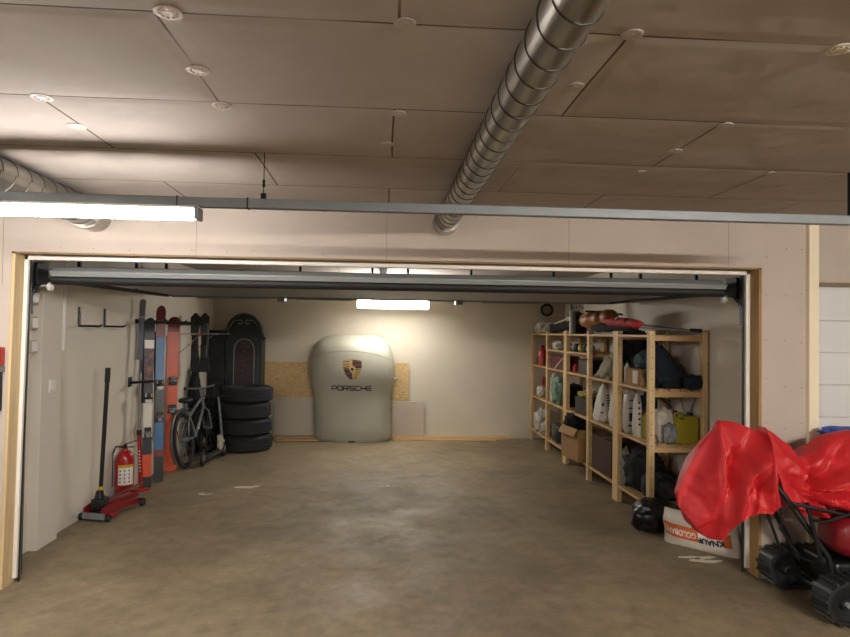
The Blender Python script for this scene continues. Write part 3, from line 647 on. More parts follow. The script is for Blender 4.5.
# bicycle
def bicycle():
    rz = math.radians(-1)
    t = thing('bicycle', (-2.27, 7.40, 0), 'silver bicycle with a rear rack leaning behind the skis', 'bicycle'); R_ = .325
    lean = .12
    Rm = Matrix.Rotation(rz, 3, 'Z')
    def P(a, b, z): return Rm @ Vector((b-lean*z, a, z))   # a along, b across
    def PW(b): return b
    wheelM = []
    def wheel(a, nm, turn=0):
        m_ = MB(); Rt = Matrix.Rotation(turn, 3, 'Z')
        def Q(ang, r, off=0):
            v = Rt @ Vector((off, r*math.cos(ang), 0)); return P(a+v.y, v.x, R_+r*math.sin(ang))
        n = 44; m_.tube([Q(2*PI*k/n, R_-.02) for k in range(n+1)], .021, 8, caps=False); w = m_.build('wheel', RUBR, t, True)
        m_ = MB(); m_.tube([Q(2*PI*k/n, R_-.05) for k in range(n+1)], .010, 6, caps=False); m_.build('rim', DARKST, w, True)
        m_ = MB()
        for k in range(20): m_.tube([Q(2*PI*k/20+.2*(k % 2), .02, .02*(1 if k % 2 else -1)), Q(2*PI*k/20, R_-.05)], .0018, 4)
        m_.tube([Q(0, 0, -.05), Q(0, 0, .05)], .018, 10); m_.build('spokes', STEEL, w)
    wheel(0, 'rear'); wheel(.93, 'front', math.radians(-14))
    SIL = M('silver frame paint', '#9a9fa0', .3, metal=.6)
    seat_t, bb, head_t, head_b = P(.20, 0, .66), P(.42, 0, .30), P(.80, 0, .74), P(.84, 0, .62)
    m_ = MB()
    for a, b, r in ((seat_t, bb, .017), (bb, head_b, .021), (P(.24, 0, .56), head_t, .018), (head_t, head_b, .022), (seat_t, P(.18, 0, .73), .013)): m_.tube([a, b], r, 10)
    for s_ in (-1, 1): m_.tube([P(0, s_*.05, R_), bb], .010, 8); m_.tube([P(0, s_*.05, R_), P(.22, s_*.01, .58)], .009, 8)
    m_.build('frame', SIL, t, True)
    m_ = MB()
    for s_ in (-1, 1): m_.tube([head_b, P(.88, s_*.05, .56), P(.93, s_*.05, R_)], .012, 8)
    m_.build('fork', SIL, t, True)
    m_ = MB(); st = P(.76, 0, .86); m_.tube([head_t, st], .014, 8); m_.build('stem', SIL, t, True)
    hb = MB(); a_, b_ = P(.70, -.25, .86), P(.84, .27, .92); hb.tube([a_, st, b_], .012, 8); h_ = hb.build('handlebar', SIL, t, True)
    m_ = MB(); m_.tube([a_, a_.lerp(st, .35)], .018, 8); m_.build('grip', BLACK, h_, True); m_ = MB(); m_.tube([b_, b_.lerp(st, .35)], .018, 8); m_.build('grip', BLACK, h_, True)
    m_ = MB(); m_.blob(P(.17, 0, .74), (.15, .26, .07), 3, .9, .03, 2, flat=False, n=3); m_.build('saddle', BLKPL, t, True)
    m_ = MB()
    for s_ in (-1, 1): m_.tube([P(-.18, s_*.06, .66), P(.2, s_*.05, .67)], .006, 6); m_.tube([P(0, s_*.06, R_), P(-.1, s_*.06, .66)], .005, 6)
    for a in (-.18, -.05, .08, .2): m_.tube([P(a, -.06, .66), P(a, .06, .66)], .005, 6)
    m_.build('rear_rack', BLKPL, t, True)
    m_ = MB(); n = 16; m_.tube([P(-.06+.0+(R_+.03)*math.cos(PI*(.35+.85*k/n)), 0, R_+(R_+.03)*math.sin(PI*(.35+.85*k/n))) for k in range(n+1)], .016, 6); m_.build('mudguard', M('grey mudguard', '#4a4e50', .4), t, True)
    m_ = MB(); 
    n = 24; m_.tube([P(.42+.085*math.cos(2*PI*k/n), .05, .30+.085*math.sin(2*PI*k/n)) for k in range(n+1)], .006, 6)
    m_.tube([P(.42, .06, .30), P(.36, .08, .15)], .01, 6); m_.obox(P(.36, .13, .15), (.09, .07, .02), Rm, .005); m_.tube([P(.42, -.06, .30), P(.48, -.08, .45)], .01, 6); m_.obox(P(.48, -.12, .45), (.09, .07, .02), Rm, .005)
    m_.build('crankset', DARKST, t, True)
bicycle()

# kick scooter
t = thing('kick_scooter', (-2.13, 7.5, 0), 'small dark kick scooter standing along the bicycle', 'scooter')
s0, s1 = Vector((-2.11, 7.48, 0)), Vector((-2.02, 8.08, 0)); dd = (s1-s0).normalized()
for p_, nm in ((s0, 'wheel'), (s1, 'wheel')):
    MB(t).lathe([(.0001, -.014), (.05, -.014), (.088, -.012), (.095, 0), (.088, .012), (.05, .014), (.0001, .014)], p_+Vector((0, 0, .095)), 'x', 28).build(nm, BLACK, t, True)
    MB(t).lathe([(.0001, -.018), (.04, -.018), (.045, 0), (.04, .018), (.0001, .018)], p_+Vector((0, 0, .095)), 'x', 20).build('hub', STEEL, t, True)
MB(t).beam(s0+Vector((0, .06, .09)), s1+Vector((-.005, -.08, .10)), .10, .02, bev=.004).build('deck', M('scooter deck', '#4c5052', .5, metal=.4), t)
m_ = MB(t); m_.tube([s1+Vector((0, 0, .10)), s1+Vector((-.01, -.05, .25)), s1+Vector((-.05, -.12, .78))], .014, 8); m_.build('steering_post', STEEL, t, True)
m_ = MB(t); m_.tube([s1+Vector((-.22, -.13, .78)), s1+Vector((.12, -.11, .78))], .013, 8); m_.build('handlebar', BLKPL, t, True)
# pale shoes hanging near the fork
p = Vector((-2.0, 7.95, 0))
t = thing('work_glove', p, 'pale glove lying on the scooter deck by the bicycle fork', 'glove')
m_ = MB(p); m_.blob((-2.03, 7.95, .115), (.07, .13, .16), 3, .8, .15, 3, n=3); m_.build('palm', M('pale glove cloth', '#b9b3a0', .8), t, True)
m_ = MB(p)
for k in range(4): m_.tube([(-2.05+k*.014, 7.93, .20), (-2.056+k*.018, 7.91, .29+.012*(k in (1, 2)))], [.010, .008], 8)
m_.tube([(-2.0, 7.94, .18), (-1.975, 7.91, .235)], [.011, .009], 8); m_.build('fingers', M('pale glove cloth', '#b9b3a0', .8), t, True)

# ================================================================ BACK WALL
o = MB((-.7, 9.40, .58)); o.box(-1.78, .42, 9.39, 9.408, .58, 1.155, .001); tag(o.build('osb_board', OSB, None), 'wide strandboard panel on the back wall behind the covered hardtop', 'board')
o = MB((.43, 9.38, .05)); o.box(.16, .66, 9.365, 9.39, .045, .565, .002); tag(o.build('plaster_board', M('grey board', '#b5aa9b', .8, var=.1), None), 'grey square board leaning right of the covered hardtop', 'board')
o = MB((-1.2, 9.38, .05)); o.box(-1.62, -.95, 9.375, 9.392, .045, .62, .002); tag(o.build('plaster_board', M('pale board', '#b7afa0', .8, var=.08), None), 'pale board leaning between the tyres and the covered hardtop', 'board')
o = MB((.1, 9.35, 0)); o.box(-1.6, 1.98, 9.30, 9.40, 0, .04, .003); tag(o.build('timber_plank', WOODX, None), 'long timber plank lying along the foot of the back wall', 'plank')
o = MB((-1.4, 9.2, 0)); o.box(-1.55, -.8, 9.16, 9.28, 0, .022, .003); tag(o.build('timber_plank', WOODX, None), 'short flat board on the floor left of the covered hardtop', 'plank')
o = MB((.8, 9.28, 0)); o.box(.2, 1.75, 9.2, 9.28, 0, .02, .003); tag(o.build('timber_plank', WOODX, None), 'thin flat board on the floor right of the covered hardtop', 'plank')

# covered hardtop
t = thing('covered_hardtop', (-.43, 9.1, 0), 'car hardtop standing upright under a fitted silver grey cover with crest', 'hardtop')
CYF = 9.27
prof = []  # (z, xl, xr, bulge)
for (y, xl, xr, bz) in ((334.3, 345, 368, .02), (334.8, 333, 378, .06), (337, 324, 384, .13), (341, 318.5, 387, .19), (346, 314.8, 390, .24), (354, 312, 393, .28), (364, 310.6, 395, .30), (375, 310.3, 395.5, .30), (383, 311, 394, .28), (390, 313, 391.6, .26), (398, 314, 390.4, .25), (410, 314.2, 391, .25), (425, 314.3, 391.5, .25), (436, 314.6, 391.2, .25), (442, 317, 389.5, .24)):
    a, b = at(xl, y, CYF), at(xr, y, CYF); prof.append((max(a.z, .004), a.x, b.x, bz))
def cov_pt(z, u, ex=0):
    """front surface point; u in -1..1"""
    ps = prof
    for (z1, l1, r1, b1), (z0, l0, r0_, b0) in zip(ps, ps[1:]):
        if z >= z0 or (z0 == ps[-1][0]):
            f = min(1, max(0, (z1-z)/(z1-z0))) if z1 != z0 else 0
            l, r_, b_ = l1+(l0-l1)*f, r1+(r0_-r1)*f, b1+(b0-b1)*f; break
    xc, hw = (l+r_)/2, (r_-l)/2
    th = u*PI/2
    return Vector((xc+hw*math.sin(th)**1 if True else 0, 9.32-b_*abs(math.cos(th))**.55*1.15-ex, z))
m_ = MB(t); rows = []; NU = 40
for (z, l, r_, b_) in prof:
    fr = [m_.bm.verts.new(cov_pt(z, -1+2*k/NU)) for k in range(NU+1)]
    rows.append(fr)
for a, b in zip(rows, rows[1:]):
    for k in range(NU): m_.bm.faces.new((a[k], a[k+1], b[k+1], b[k]))
    m_.bm.faces.new((a[NU], a[0], b[0], b[NU]))
m_.bm.faces.new(rows[0][::-1]); m_.bm.faces.new(rows[-1])
cv = m_.build('cover', CARCOV, t, True, 75)
zc = lambda py: at(352, py, CYF).z
def line_on(pts, r=.0035, name='seam', mt=SEAM):
    MB(t).tube([cov_pt(z, u, .0015) for z, u in pts], r, 6).build(name, mt, cv, True)
line_on([(zc(363-12.5*math.cos((k/20-.47)*PI)**1.0 if abs(k/20-.47) < .5 else 363), -1+2*k/20) for k in range(21)])
line_on([(zc(376.5+.3*math.sin(k)), -.55+1.1*k/16) for k in range(17)]+[(zc(374.5), .62), (zc(371), .66), (zc(360), .67), (zc(348), .66), (zc(343), .6)])
line_on([(zc(438), -.95+1.9*k/16) for k in range(17)], .004)
# wordmark
WM = M('wordmark black', '#1a1a1a', .6)
def stroke(pts, r=.0042):
    return [cov_pt(z, u, .003) for z, u in pts]
zt_, zb_ = zc(384.6), zc(388.8); zm = (zt_+zb_)/2
xs = [at(x, 387, 8.98).x for x in (331.2, 372.2)]
def ux(x):
    best = min(range(-100, 101), key=lambda k: abs(cov_pt(zm, k/100).x-x)); return best/100
x0, x1 = xs; pitchx = (x1-x0)/7
letters = {'P': [[(0, 0), (0, 1), (.9, 1), (.98, .8), (.98, .5), (.9, .38), (0, .38)]], 'O': [[(.05, 0), (0, .2), (0, .8), (.05, 1), (.95, 1), (1, .8), (1, .2), (.95, 0), (.05, 0)]],
 'R': [[(0, 0), (0, 1), (.9, 1), (.98, .8), (.98, .5), (.9, .4), (0, .4)], [(.6, .4), (1, 0)]], 'S': [[(1, 1), (.08, 1), (0, .85), (0, .62), (.08, .5), (.92, .5), (1, .38), (1, .12), (.92, 0), (0, 0)]],
 'C': [[(1, 1), (.08, 1), (0, .8), (0, .2), (.08, 0), (1, 0)]], 'H': [[(0, 0), (0, 1)], [(1, 0), (1, 1)], [(0, .5), (1, .5)]], 'E': [[(1, 1), (0, 1), (0, 0), (1, 0)], [(0, .5), (.95, .5)]]}
m_ = MB(t)
for i, ch in enumerate('PORSCHE'):
    for st in letters[ch]:
        pts = [(x0+pitchx*(i+.08+.8*a), zb_+(zt_-zb_)*b) for a, b in st]
        pp = []
        for (xx, z) in pts: q = cov_pt(z, ux(xx)); pp.append(Vector((xx, q.y-.003, z)))
        m_.tube(pp, .0085, 5)
m_.build('wordmark', WM, cv)
# crest
ccx, ccz = at(352.3, 367, 8.97).x, zc(368.3); hw, hh = .142, .158
def shield(s=1, n=10):
    pts = [(-1, .82), (-.55, .93), (0, .97), (.55, .93), (1, .82), (1.0, .2)]
    for k in range(n+1): a = PI*k/n; pts.append((1.0*math.cos(a*1) if False else (1-(k/n)*2), .1-1.1*math.sin(PI*min(k, n-k)/n)**.75)) if 0 < k < n else None
    pts.append((-1.0, .2)); return [(x*s, z*s) for x, z in pts]
def sp(u, v, w): x = ccx+u*hw; z = ccz+v*hh; return Vector((x, cov_pt(z, ux(x)).y-w, z))
GOLD = M('crest gold', '#a8905a', .4, metal=.3); CRED = M('crest dark red', '#5a2a38', .5); CBLK = M('crest black', '#1c1818', .5)
def grid_shield(s, w, mt, name, test=None, n=28):
    m_ = MB(t); poly = shield(s); vs = {}
    def inside(x, z):
        c = False; j = len(poly)-1
        for i in range(len(poly)):
            xi, zi = poly[i]; xj, zj = poly[j]
            if (zi > z) != (zj > z) and x < (xj-xi)*(z-zi)/(zj-zi)+xi: c = not c
            j = i
        return c
    for i in range(n):
        for j in range(n):
            u, v = -1.02+2.04*(i+.5)/n, -1.02+2.04*(j+.5)/n
            if inside(u, v) and (test is None or test(u, v)):
                q = []
                for a, b in ((i, j), (i+1, j), (i+1, j+1), (i, j+1)):
                    if (a, b) not in vs: vs[(a, b)] = m_.bm.verts.new(sp(-1.02+2.04*a/n, -1.02+2.04*b/n, w))
                    q.append(vs[(a, b)])
                m_.bm.faces.new(q)
    return m_.build(name, mt, cr if name != 'crest' else cv, True, 0)
cr = None
cr = grid_shield(1.0, .004, GOLD, 'crest', n=48)
def quarter(u, v): return u*(v-.12) > 0
grid_shield(.93, .0055, CRED, 'red_bars', lambda u, v: quarter(u, v) and (int((v+2)*5.2) % 2 == 0), 48)
grid_shield(.93, .0056, CBLK, 'black_bars', lambda u, v: quarter(u, v) and (int((v+2)*5.2) % 2 == 1) , 48)
grid_shield(.93, .0057, M('crest antler', '#40301f', .5), 'antlers', lambda u, v: (not quarter(u, v)) and abs(u) > .3 and (math.sin(v*26+abs(u)*3) > .55), 48)
grid_shield(.30, .0075, M('crest centre gold', '#c2a55c', .4, metal=.3), 'centre_shield', None, 40)
grid_shield(.16, .009, CBLK, 'horse', None, 48)
m_ = MB(t); b_ = at(397.5, 379, 9.05); m_.tube([(b_.x-.06, 9.12, b_.z), (b_.x+.005, 9.1, b_.z)], .012, 10); m_.lathe([(.0001, -.01), (.022, -.01), (.022, .01), (.0001, .01)], (b_.x+.005, 9.1, b_.z), 'x', 14); m_.build('latch_pin', STEEL, t, True)
m_ = MB(t); c = cov_pt(zc(441), -.02); m_.box(c.x-.05, c.x+.05, c.y-.01, c.y+.02, .0, .025, .004); m_.build('hem_buckle', BLKPL, t)

# wall ring near shelves and small block for a bright spot
p = at(547, 310, 9.38)
t = thing('hanging_ring', p, 'round black rimmed ring on the back wall above the shelves', 'ring')
MB(t).torus((p.x, 9.38, p.z), .085, .018, 'y', 36).build('ring', BLKPL, t, True)
MB(t).lathe([(.0001, 9.385), (.09, 9.385), (.09, 9.42), (.0001, 9.42)], (p.x, 0, p.z), 'y', 30).build('backing', M('pale grey', '#8d8878', .7), t, True)
p = at(541, 297.5, 9.36)
t = thing('bright_spot_block', (p.x, 9.42, p.z), 'tiny white block standing in for a bright spot on the back wall above the ring', 'bright spot')
MB(t).box(p.x-.02, p.x+.02, 9.36, 9.42, p.z-.02, p.z+.02, .006).build('spot_block', M('bright white plastic', '#f2f0ea', .3), t)  # white block added where a bright spot shows on the wall

# ================================================================ SHELVES
SX0, SX1 = 2.32, 2.80
PY = {'6': 5.15, '5a': 5.87, '5b': 5.934, '4': 6.72, '3a': 7.55, '3b': 7.614, '2': 8.45, '1': 9.33}
LV = [.17, .69, 1.165, 1.64]; TOP = 1.675
def post(t, y, front=True):
    fr = MB(t); fr.box(SX0, SX0+.048, y, y+.06, 0, TOP, .002)
    n0 = set(fr.bm.faces)
    for z in [.1+.096*i for i in range(17)]: fr.lathe([(.0001, y-.0005), (.005, y-.0005), (.005, y+.002)], (SX0+.022, 0, z), 'y', 8)
    for f in fr.bm.faces:
        if f not in n0: f.material_index = 1
    o = fr.build('post', WOOD, t); o.data.materials.append(M('peg hole', '#4d3820', .9))
    MB(t).box(SX1, SX1+.044, y, y+.06, 0, TOP, .002).build('post', WOOD, t)
    m_ = MB(t)
    for z in (.12, .62, 1.10, 1.59): m_.box(SX0+.044, SX1, y+.012, y+.032, z, z+.045)
    m_.build('side_rung', WOODX, t)
def unit(name, ys, lv_by_bay, label):
    t = thing(name, (2.58, ys[0], 0), label, 'shelving unit', 'pine shelving units on the right wall')
    for y in ys: post(t, y)
    for (ya, yb), lvs in zip(zip(ys, ys[1:]), lv_by_bay):
        for z in lvs:
            m_ = MB(t)
            for k in range(5): x = SX0+.002+k*.104; m_.box(x, x+.09, ya+.062, yb-.004, z-.018, z, .002)
            sh = m_.build('shelf', WOODY, t)
            m_ = MB(t); m_.box(SX0, SX0+.02, ya+.046, yb-.004, z-.022, z-.018); m_.box(SX1, SX1+.02, ya+.046, yb-.004, z-.045, z-.018)
            for yy in (ya+.064, yb-.03): m_.box(SX0+.02, SX1, yy, yy+.02, z-.042, z-.018)
            m_.build('batten', WOODY, sh)
    # diagonal steel brace at the back
    ya, yb = ys[0], ys[-1]
    m_ = MB(t); m_.beam((SX1+.05, ya, .3), (SX1+.05, ya+.75, 1.4), .012, .002, up=(1, 0, 0)); m_.beam((SX1+.05, ya+.75, .3), (SX1+.05, ya, 1.4), .012, .002, up=(1, 0, 0)); m_.build('cross_brace', STEEL, t)
unit('pine_shelving', [PY['6'], PY['5a']], [LV], 'pine shelving unit nearest the opening, holding the yellow canister')
unit('pine_shelving', [PY['5b'], PY['4'], PY['3a']], [LV, LV+[1.42]], 'middle pine shelving unit, with the open cardboard box below')
unit('pine_shelving', [PY['3b'], PY['2'], PY['1']], [LV+[1.42], LV], 'farthest pine shelving unit, against the back wall')

def lump(name, mat, c, size, seed, label, cat, group=None, smooth=True, **k):
    m_ = MB(c); m_.blob(c, size, seed, **k); return tag(m_.build(name, mat, None, smooth, 0), label, cat, group)
def cbox(name, mat, c, size, label, cat='box', rz=0, flaps=False, group=None):
    t = thing(name, c, label, cat, group); R3 = Matrix.Rotation(rz, 3, 'Z'); cc = Vector(c)
    sx, sy, sz = size
    if not flaps:
        MB(t).obox(cc+Vector((0, 0, sz/2)), size, R3, .003).build('carton', mat, t)
        m_ = MB(t); m_.obox(cc+Vector((0, 0, sz+.0005)), (sx*.98, .03, .001), R3); m_.build('tape', M('tape', '#8a6c42', .4), t)
    else:
        m_ = MB(t)
        for (dx, dy, a, b) in ((0, -sy/2, sx, .006), (0, sy/2, sx, .006), (-sx/2, 0, .006, sy), (sx/2, 0, .006, sy)): m_.obox(cc+R3 @ Vector((dx, dy, sz/2)), (a, b, sz), R3)
        m_.obox(cc+Vector((0, 0, .004)), (sx, sy, .006), R3); m_.build('carton', mat, t)
        m_ = MB(t); m_.obox(cc+R3 @ Vector((-sx/2-.03, 0, sz-.03)), (.005, sy*.95, .10), R3 @ Matrix.Rotation(.5, 3, 'Y')); m_.build('flap', mat, t)
        m_ = MB(t); m_.obox(cc+R3 @ Vector((0, -sy/2-.02, sz-.04)), (sx*.95, .005, .10), R3 @ Matrix.Rotation(-.35, 3, 'X')); m_.build('flap', mat, t)
    return t
xs_ = 2.45   # where things stand on the shelves
# -- unit A, shelf 3 (upper): cardboard box + cloth
t = cbox('cardboard_box', CARD, (2.50, 5.63, LV[2]), (.26, .34, .155), 'brown cardboard box with white sheet, upper shelf nearest the opening')
MB(t).box(2.43, 2.53, 5.456, 5.459, LV[2]+.03, LV[2]+.17, .0005).build('paper_sheet', M('paper', '#cfc3b2', .7), t)
MB(t).box(2.357, 2.369, 5.50, 5.60, LV[2]+.02, LV[2]+.14, .001).build('paper_sheet', M('paper', '#cfc3b2', .7), t)
lump('cloth_heap', TEAL, (2.52, 5.60, LV[2]+.157), (.3, .36, .17), 21, 'dark teal cloth piled on top of the cardboard box', 'cloth', taper=.3)
lump('winter_jacket', NAVY, (2.60, 5.36, LV[2]), (.46, .30, .42), 4, 'large dark navy jacket heaped on the upper shelf nearest the opening', 'jacket', taper=.75, lean=(-.15, .02), amp=.2)
lump('cloth_heap', NAVY, (2.74, 5.20, LV[2]), (.17, .12, .13), 9, 'small dark cloth by the rear post, right of the navy jacket', 'cloth')
def bottle(x, y, z, r, h, mat, label, group=None, cap=BLKPL, name='bottle'):
    t = thing(name, (x, y, z), label, 'bottle' if name == 'bottle' else name, group)
    MB(t).lathe([(.0001, z), (r, z), (r, z+h*.65), (r*.8, z+h*.75), (r*.35, z+h*.85), (r*.35, z+h*.9), (.0001, z+h*.9)], (x, y, 0), 'z', 18).build('bottle_body', mat, t, True)
    MB(t).lathe([(.0001, z+h*.9), (r*.4, z+h*.9), (r*.4, z+h), (.0001, z+h)], (x, y, 0), 'z', 14).build('cap', cap, t, True)
bottle(2.40, 5.83, LV[2], .03, .22, WHITE, 'white bottle between post and cardboard box on the upper shelf', 'bottles behind the cardboard box')
bottle(2.46, 5.85, LV[2], .03, .24, BLKPL, 'black bottle behind the cardboard box on the upper shelf', 'bottles behind the cardboard box')
# -- unit A, shelf 2 (middle)
def canister(x, y, z, w, d_, h, label, rz=0):
    t = thing('fuel_canister', (x, y, z), label, 'canister', 'yellow canisters'); R3 = Matrix.Rotation(rz, 3, 'Z'); c = Vector((x, y, z))
    # body with handle slot in the upper front
    poly = [(-w/2+.01, 0), (w/2-.01, 0), (w/2, .012), (w/2, h*.82), (w/2-.02, h*.9), (-w*.10, h*.9), (-w*.12, h*.80), (-w*.34, h*.78), (-w*.36, h*.88), (-w/2+.02, h*.88), (-w/2, h*.8), (-w/2, .012)]
    m_ = MB(t); m_.prism(poly, -d_/2, d_/2, lambda u, v, w_: c+R3 @ Vector((u, w_, v)))
    o = m_.build('canister_body', YEL, t); bv = o.modifiers.new('round', 'BEVEL'); bv.width = .012; bv.segments = 3; bv.limit_method = 'ANGLE'
    o = MB(t).tube([c+R3 @ Vector((-w*.42, 0, h*.85)), c+R3 @ Vector((-w*.38, 0, h*.96)), c+R3 @ Vector((-w*.1, 0, h*.96)), c+R3 @ Vector((0, 0, h*.88))], .013, 8).build('handle', YEL, t, True)
    MB(t).lathe([(.0001, z+h*.88), (.028, z+h*.88), (.028, z+h), (.0001, z+h)], (c+R3 @ Vector((w*.28, 0, 0)))-Vector((0, 0, z)), 'z', 18).build('cap', BLKPL, t, True)
canister(2.675, 5.25, LV[1], .20, .14, .27, 'big yellow canister with black cap on the middle shelf, by the rear post')
canister(2.455, 5.42, LV[1], .10, .15, .25, 'yellow canister half hidden behind the front post, middle shelf')
lump('plastic_bag', M('clear white plastic', '#b9b0a6', .3, bump=.8, bscale=10), (2.51, 5.30, LV[1]), (.2, .16, .31), 31, 'white plastic bag left of the big yellow canister', 'bag', sq=.6, amp=.14, taper=.15)
lump('plastic_bag', M('silvery plastic', '#8c8f94', .18, metal=.3, bump=1, bscale=12), (2.53, 5.20, LV[1]), (.12, .06, .17), 33, 'small silvery bag in front of the white plastic bag', 'bag', sq=.6, amp=.2)
t = thing('garden_hose', (2.68, 5.45, LV[1]), 'thin brown hose looping above the big yellow canister', 'hose')
m_ = MB(t); m_.tube([(2.52, 5.62, LV[1]+.30), (2.57, 5.60, LV[1]+.36), (2.64, 5.58, LV[1]+.35), (2.70, 5.56, LV[1]+.28), (2.73, 5.55, LV[1]+.1), (2.73, 5.55, LV[1]+.01)], .012, 8)
m_.tube([(2.50, 5.66, LV[1]+.01), (2.50, 5.66, LV[1]+.22), (2.52, 5.62, LV[1]+.30)], .012, 8); m_.build('hose', M('brown hose', '#4d3a2a', .6), t, True)
lump('dark_bag', BLKCL, (2.66, 5.42, LV[1]), (.14, .12, .26), 55, 'dark bundle behind the white plastic bag on the middle shelf', 'bag')
def sack(c, size, seed, label, marks, name='plastic_sack', mat=SACK, taper=.45, lean=(0, 0), txt=None):
    t = thing(name, c, label, 'sack'); m_ = MB(t); m_.blob(c, size, seed, sq=.62, amp=.07, fs=2.4, taper=taper, lean=lean); m_.build('sack_body', mat, t, True, 0)
    m_ = MB(t)
    for (u, z, w_, h_) in marks:
        m_.obox(Vector(c)+Vector((u, -size[1]/2*(1-taper*z/size[2])*.97+lean[1]*z/size[2]-.004, z)), (w_, .003, h_), Matrix.Rotation(taper*-.25, 3, 'X'))
    m_.build('print', BLKPL, t); return t
sack((2.41, 5.77, LV[1]), (.15, .13, .40), 41, 'upright white sack with a black printed square, behind the nearest pair of posts', [(.0, .16, .07, .08), (.0, .245, .09, .012), (.0, .08, .10, .014), (.0, .32, .08, .01)], taper=.15, mat=GREYSK)  # white sack in grey material, its shade put into the colour
sack((2.385, 5.55, LV[1]), (.09, .10, .40), 42, 'narrow white sack with black dots left of the hidden canister', [(0, .12+.05*k, .02, .02) for k in range(5)], taper=.35)
lump('dark_bundle', M('dark blue bundle', '#151a30', .8, bump=.4), (2.58, 5.76, LV[1]), (.16, .18, .40), 44, 'dark blue bundle at the back of the middle shelf', 'bundle')
# -- unit A bottom
lump('dark_bag', BLKCL, (2.50, 5.66, LV[0]), (.34, .36, .38), 61, 'black bag on the lowest shelf nearest the opening, behind the post', 'bag', amp=.18)
lump('plastic_bag', M('greyish bag', '#8a887e', .5, bump=.5), (2.40, 5.86, LV[0]), (.12, .1, .36), 62, 'pale bag on the lowest shelf at its far end', 'bag', taper=.3)
lump('sports_bag', M('black nylon', '#17181c', .6, bump=.3, bscale=30), (2.66, 5.32, LV[0]), (.40, .3, .25), 63, 'long black sports bag sloping down the lowest shelf', 'bag', taper=.5, lean=(-.12, .1), amp=.15)
lump('dark_bag', M('charcoal cloth', '#24262b', .7), (2.46, 5.43, LV[0]), (.16, .16, .21), 64, 'charcoal round bag on the lowest shelf by the front post', 'bag')
# -- unit B bay near (y 5.99-6.70)
lump('cloth_heap', BEIGE, (2.42, 6.33, LV[2]), (.24, .5, .27), 71, 'grey beige cloth heap on the upper shelf of the middle unit', 'cloth', taper=.5, lean=(0, -.12), amp=.25)
lump('cloth_heap', BLKCL, (2.55, 6.05, TOP-.33), (.25, .2, .34), 72, 'black cloth hanging down from the top of the shelves', 'cloth', taper=-.3, amp=.2)
lump('plastic_bag', WHITE, (2.38, 6.03, LV[2]+.14), (.05, .12, .12), 73, 'little white bag wedged by the pair of posts', 'bag', amp=.2)
bpy.data.objects[-1] if False else None
sack((2.41, 6.50, LV[1]), (.20, .38, .40), 43, 'white pointed sack with black vertical print in the middle unit', [(.015, .10+.028*k, .03, .016) for k in range(8)]+[(-.07, .12, .03, .012), (-.05, .2, .02, .03)], taper=.7)
sack((2.42, 6.12, LV[1]), (.18, .24, .38), 45, 'white sack with black marks just left of the pair of posts', [(-.02, .26, .03, .02), (-.03, .20, .03, .03), (0, .14, .05, .015)], taper=.4)
cbox('dark_carton', CARDD, (2.50, 6.36, LV[0]), (.32, .56, .37), 'large dark brown carton on the lowest shelf of the middle unit', 'box')
lump('cloth_heap', BLKCL, (2.68, 6.5, LV[2]), (.2, .3, .4), 74, 'black cloth at the back of the upper shelf, middle unit', 'cloth')
lump('newspaper_pile', M('faded paper', '#8a7350', .8), (2.42, 6.6, LV[2]), (.14, .14, .04), 75, 'flat brown paper pile at the foot of the grey beige cloth', 'paper')
# -- unit B bay far (6.76-7.56)
t = cbox('cardboard_box', CARD, (2.40, 7.12, LV[0]), (.34, .46, .36), 'open tan cardboard box sticking out of the lowest shelf', 'box', rz=.12, flaps=True)
lump('cloth_heap', BLKCL, (2.38, 7.28, LV[0]+.30), (.28, .24, .22), 81, 'black cloth spilling out of the open cardboard box', 'cloth', amp=.3)
t = cbox('black_crate', BLKPL, (2.50, 7.06, LV[1]), (.30, .44, .20), 'black crate on the middle shelf above the open cardboard box', 'crate')
lump('cloth_heap', LIME, (2.46, 7.04, LV[1]+.203), (.26, .4, .07), 82, 'yellow green cloth lying on the black crate', 'cloth', amp=.25)
cbox('black_crate', BLKPL, (2.46, 7.0, LV[2]), (.22, .34, .17), 'black box on the upper shelf under the small extra shelf', 'box')
lump('brown_pouch', ORBR, (2.42, 7.1, LV[2]+.172), (.12, .24, .05), 83, 'small brown pouch on top of the black box', 'pouch')
bottle(2.38, 7.36, LV[2], .035, .11, REDCL, 'small red pot beside the black box on the upper shelf', None, REDCL, 'pot')
for k, (y_, mt, cl) in enumerate(((6.88, GREYSK, 'grey'), (7.02, TEAL, 'teal'), (7.18, M('mustard', '#a38a33', .6), 'mustard'), (7.36, TEAL, 'dark'))):
    lump('small_parcel', mt, (2.40, y_, 1.42), (.1, .1, .10), 90+k, cl+' little parcel on the extra shelf '+('next to the single post' if k == 0 else 'beside the grey one' if k == 1 else 'third from the single post' if k == 2 else 'fourth from the single post'), 'parcel', 'parcels on the extra shelf', n=3)
# -- unit C near bay (7.68-8.43)
lump('crumpled_bag', GREYSK, (2.42, 8.1, 1.42), (.2, .42, .12), 101, 'silvery crumpled bag on the extra shelf of the far unit', 'bag', amp=.2)
cbox('red_carton', M('dark red carton', '#551d1e', .7), (2.47, 8.04, LV[2]), (.26, .6, .18), 'dark red carton on the upper shelf of the far unit', 'box')
t = thing('white_stick', (2.345, 7.9, LV[2]), 'white stick leaning across the dark red carton', 'stick'); MB(t).tube([(2.335, 7.75, LV[2]+.16), (2.335, 8.12, LV[2]+.005)], .008, 8).build('stick', WHITE, t, True)
lump('cloth_heap', MINT, (2.40, 8.05, LV[1]), (.22, .34, .38), 102, 'mint green cloth bag on the middle shelf of the far unit', 'cloth', taper=-.1, amp=.15)
lump('crumpled_bag', SACK, (2.40, 8.33, LV[1]+.0), (.14, .14, .40), 103, 'white bag left of the mint green cloth', 'bag', taper=.2)
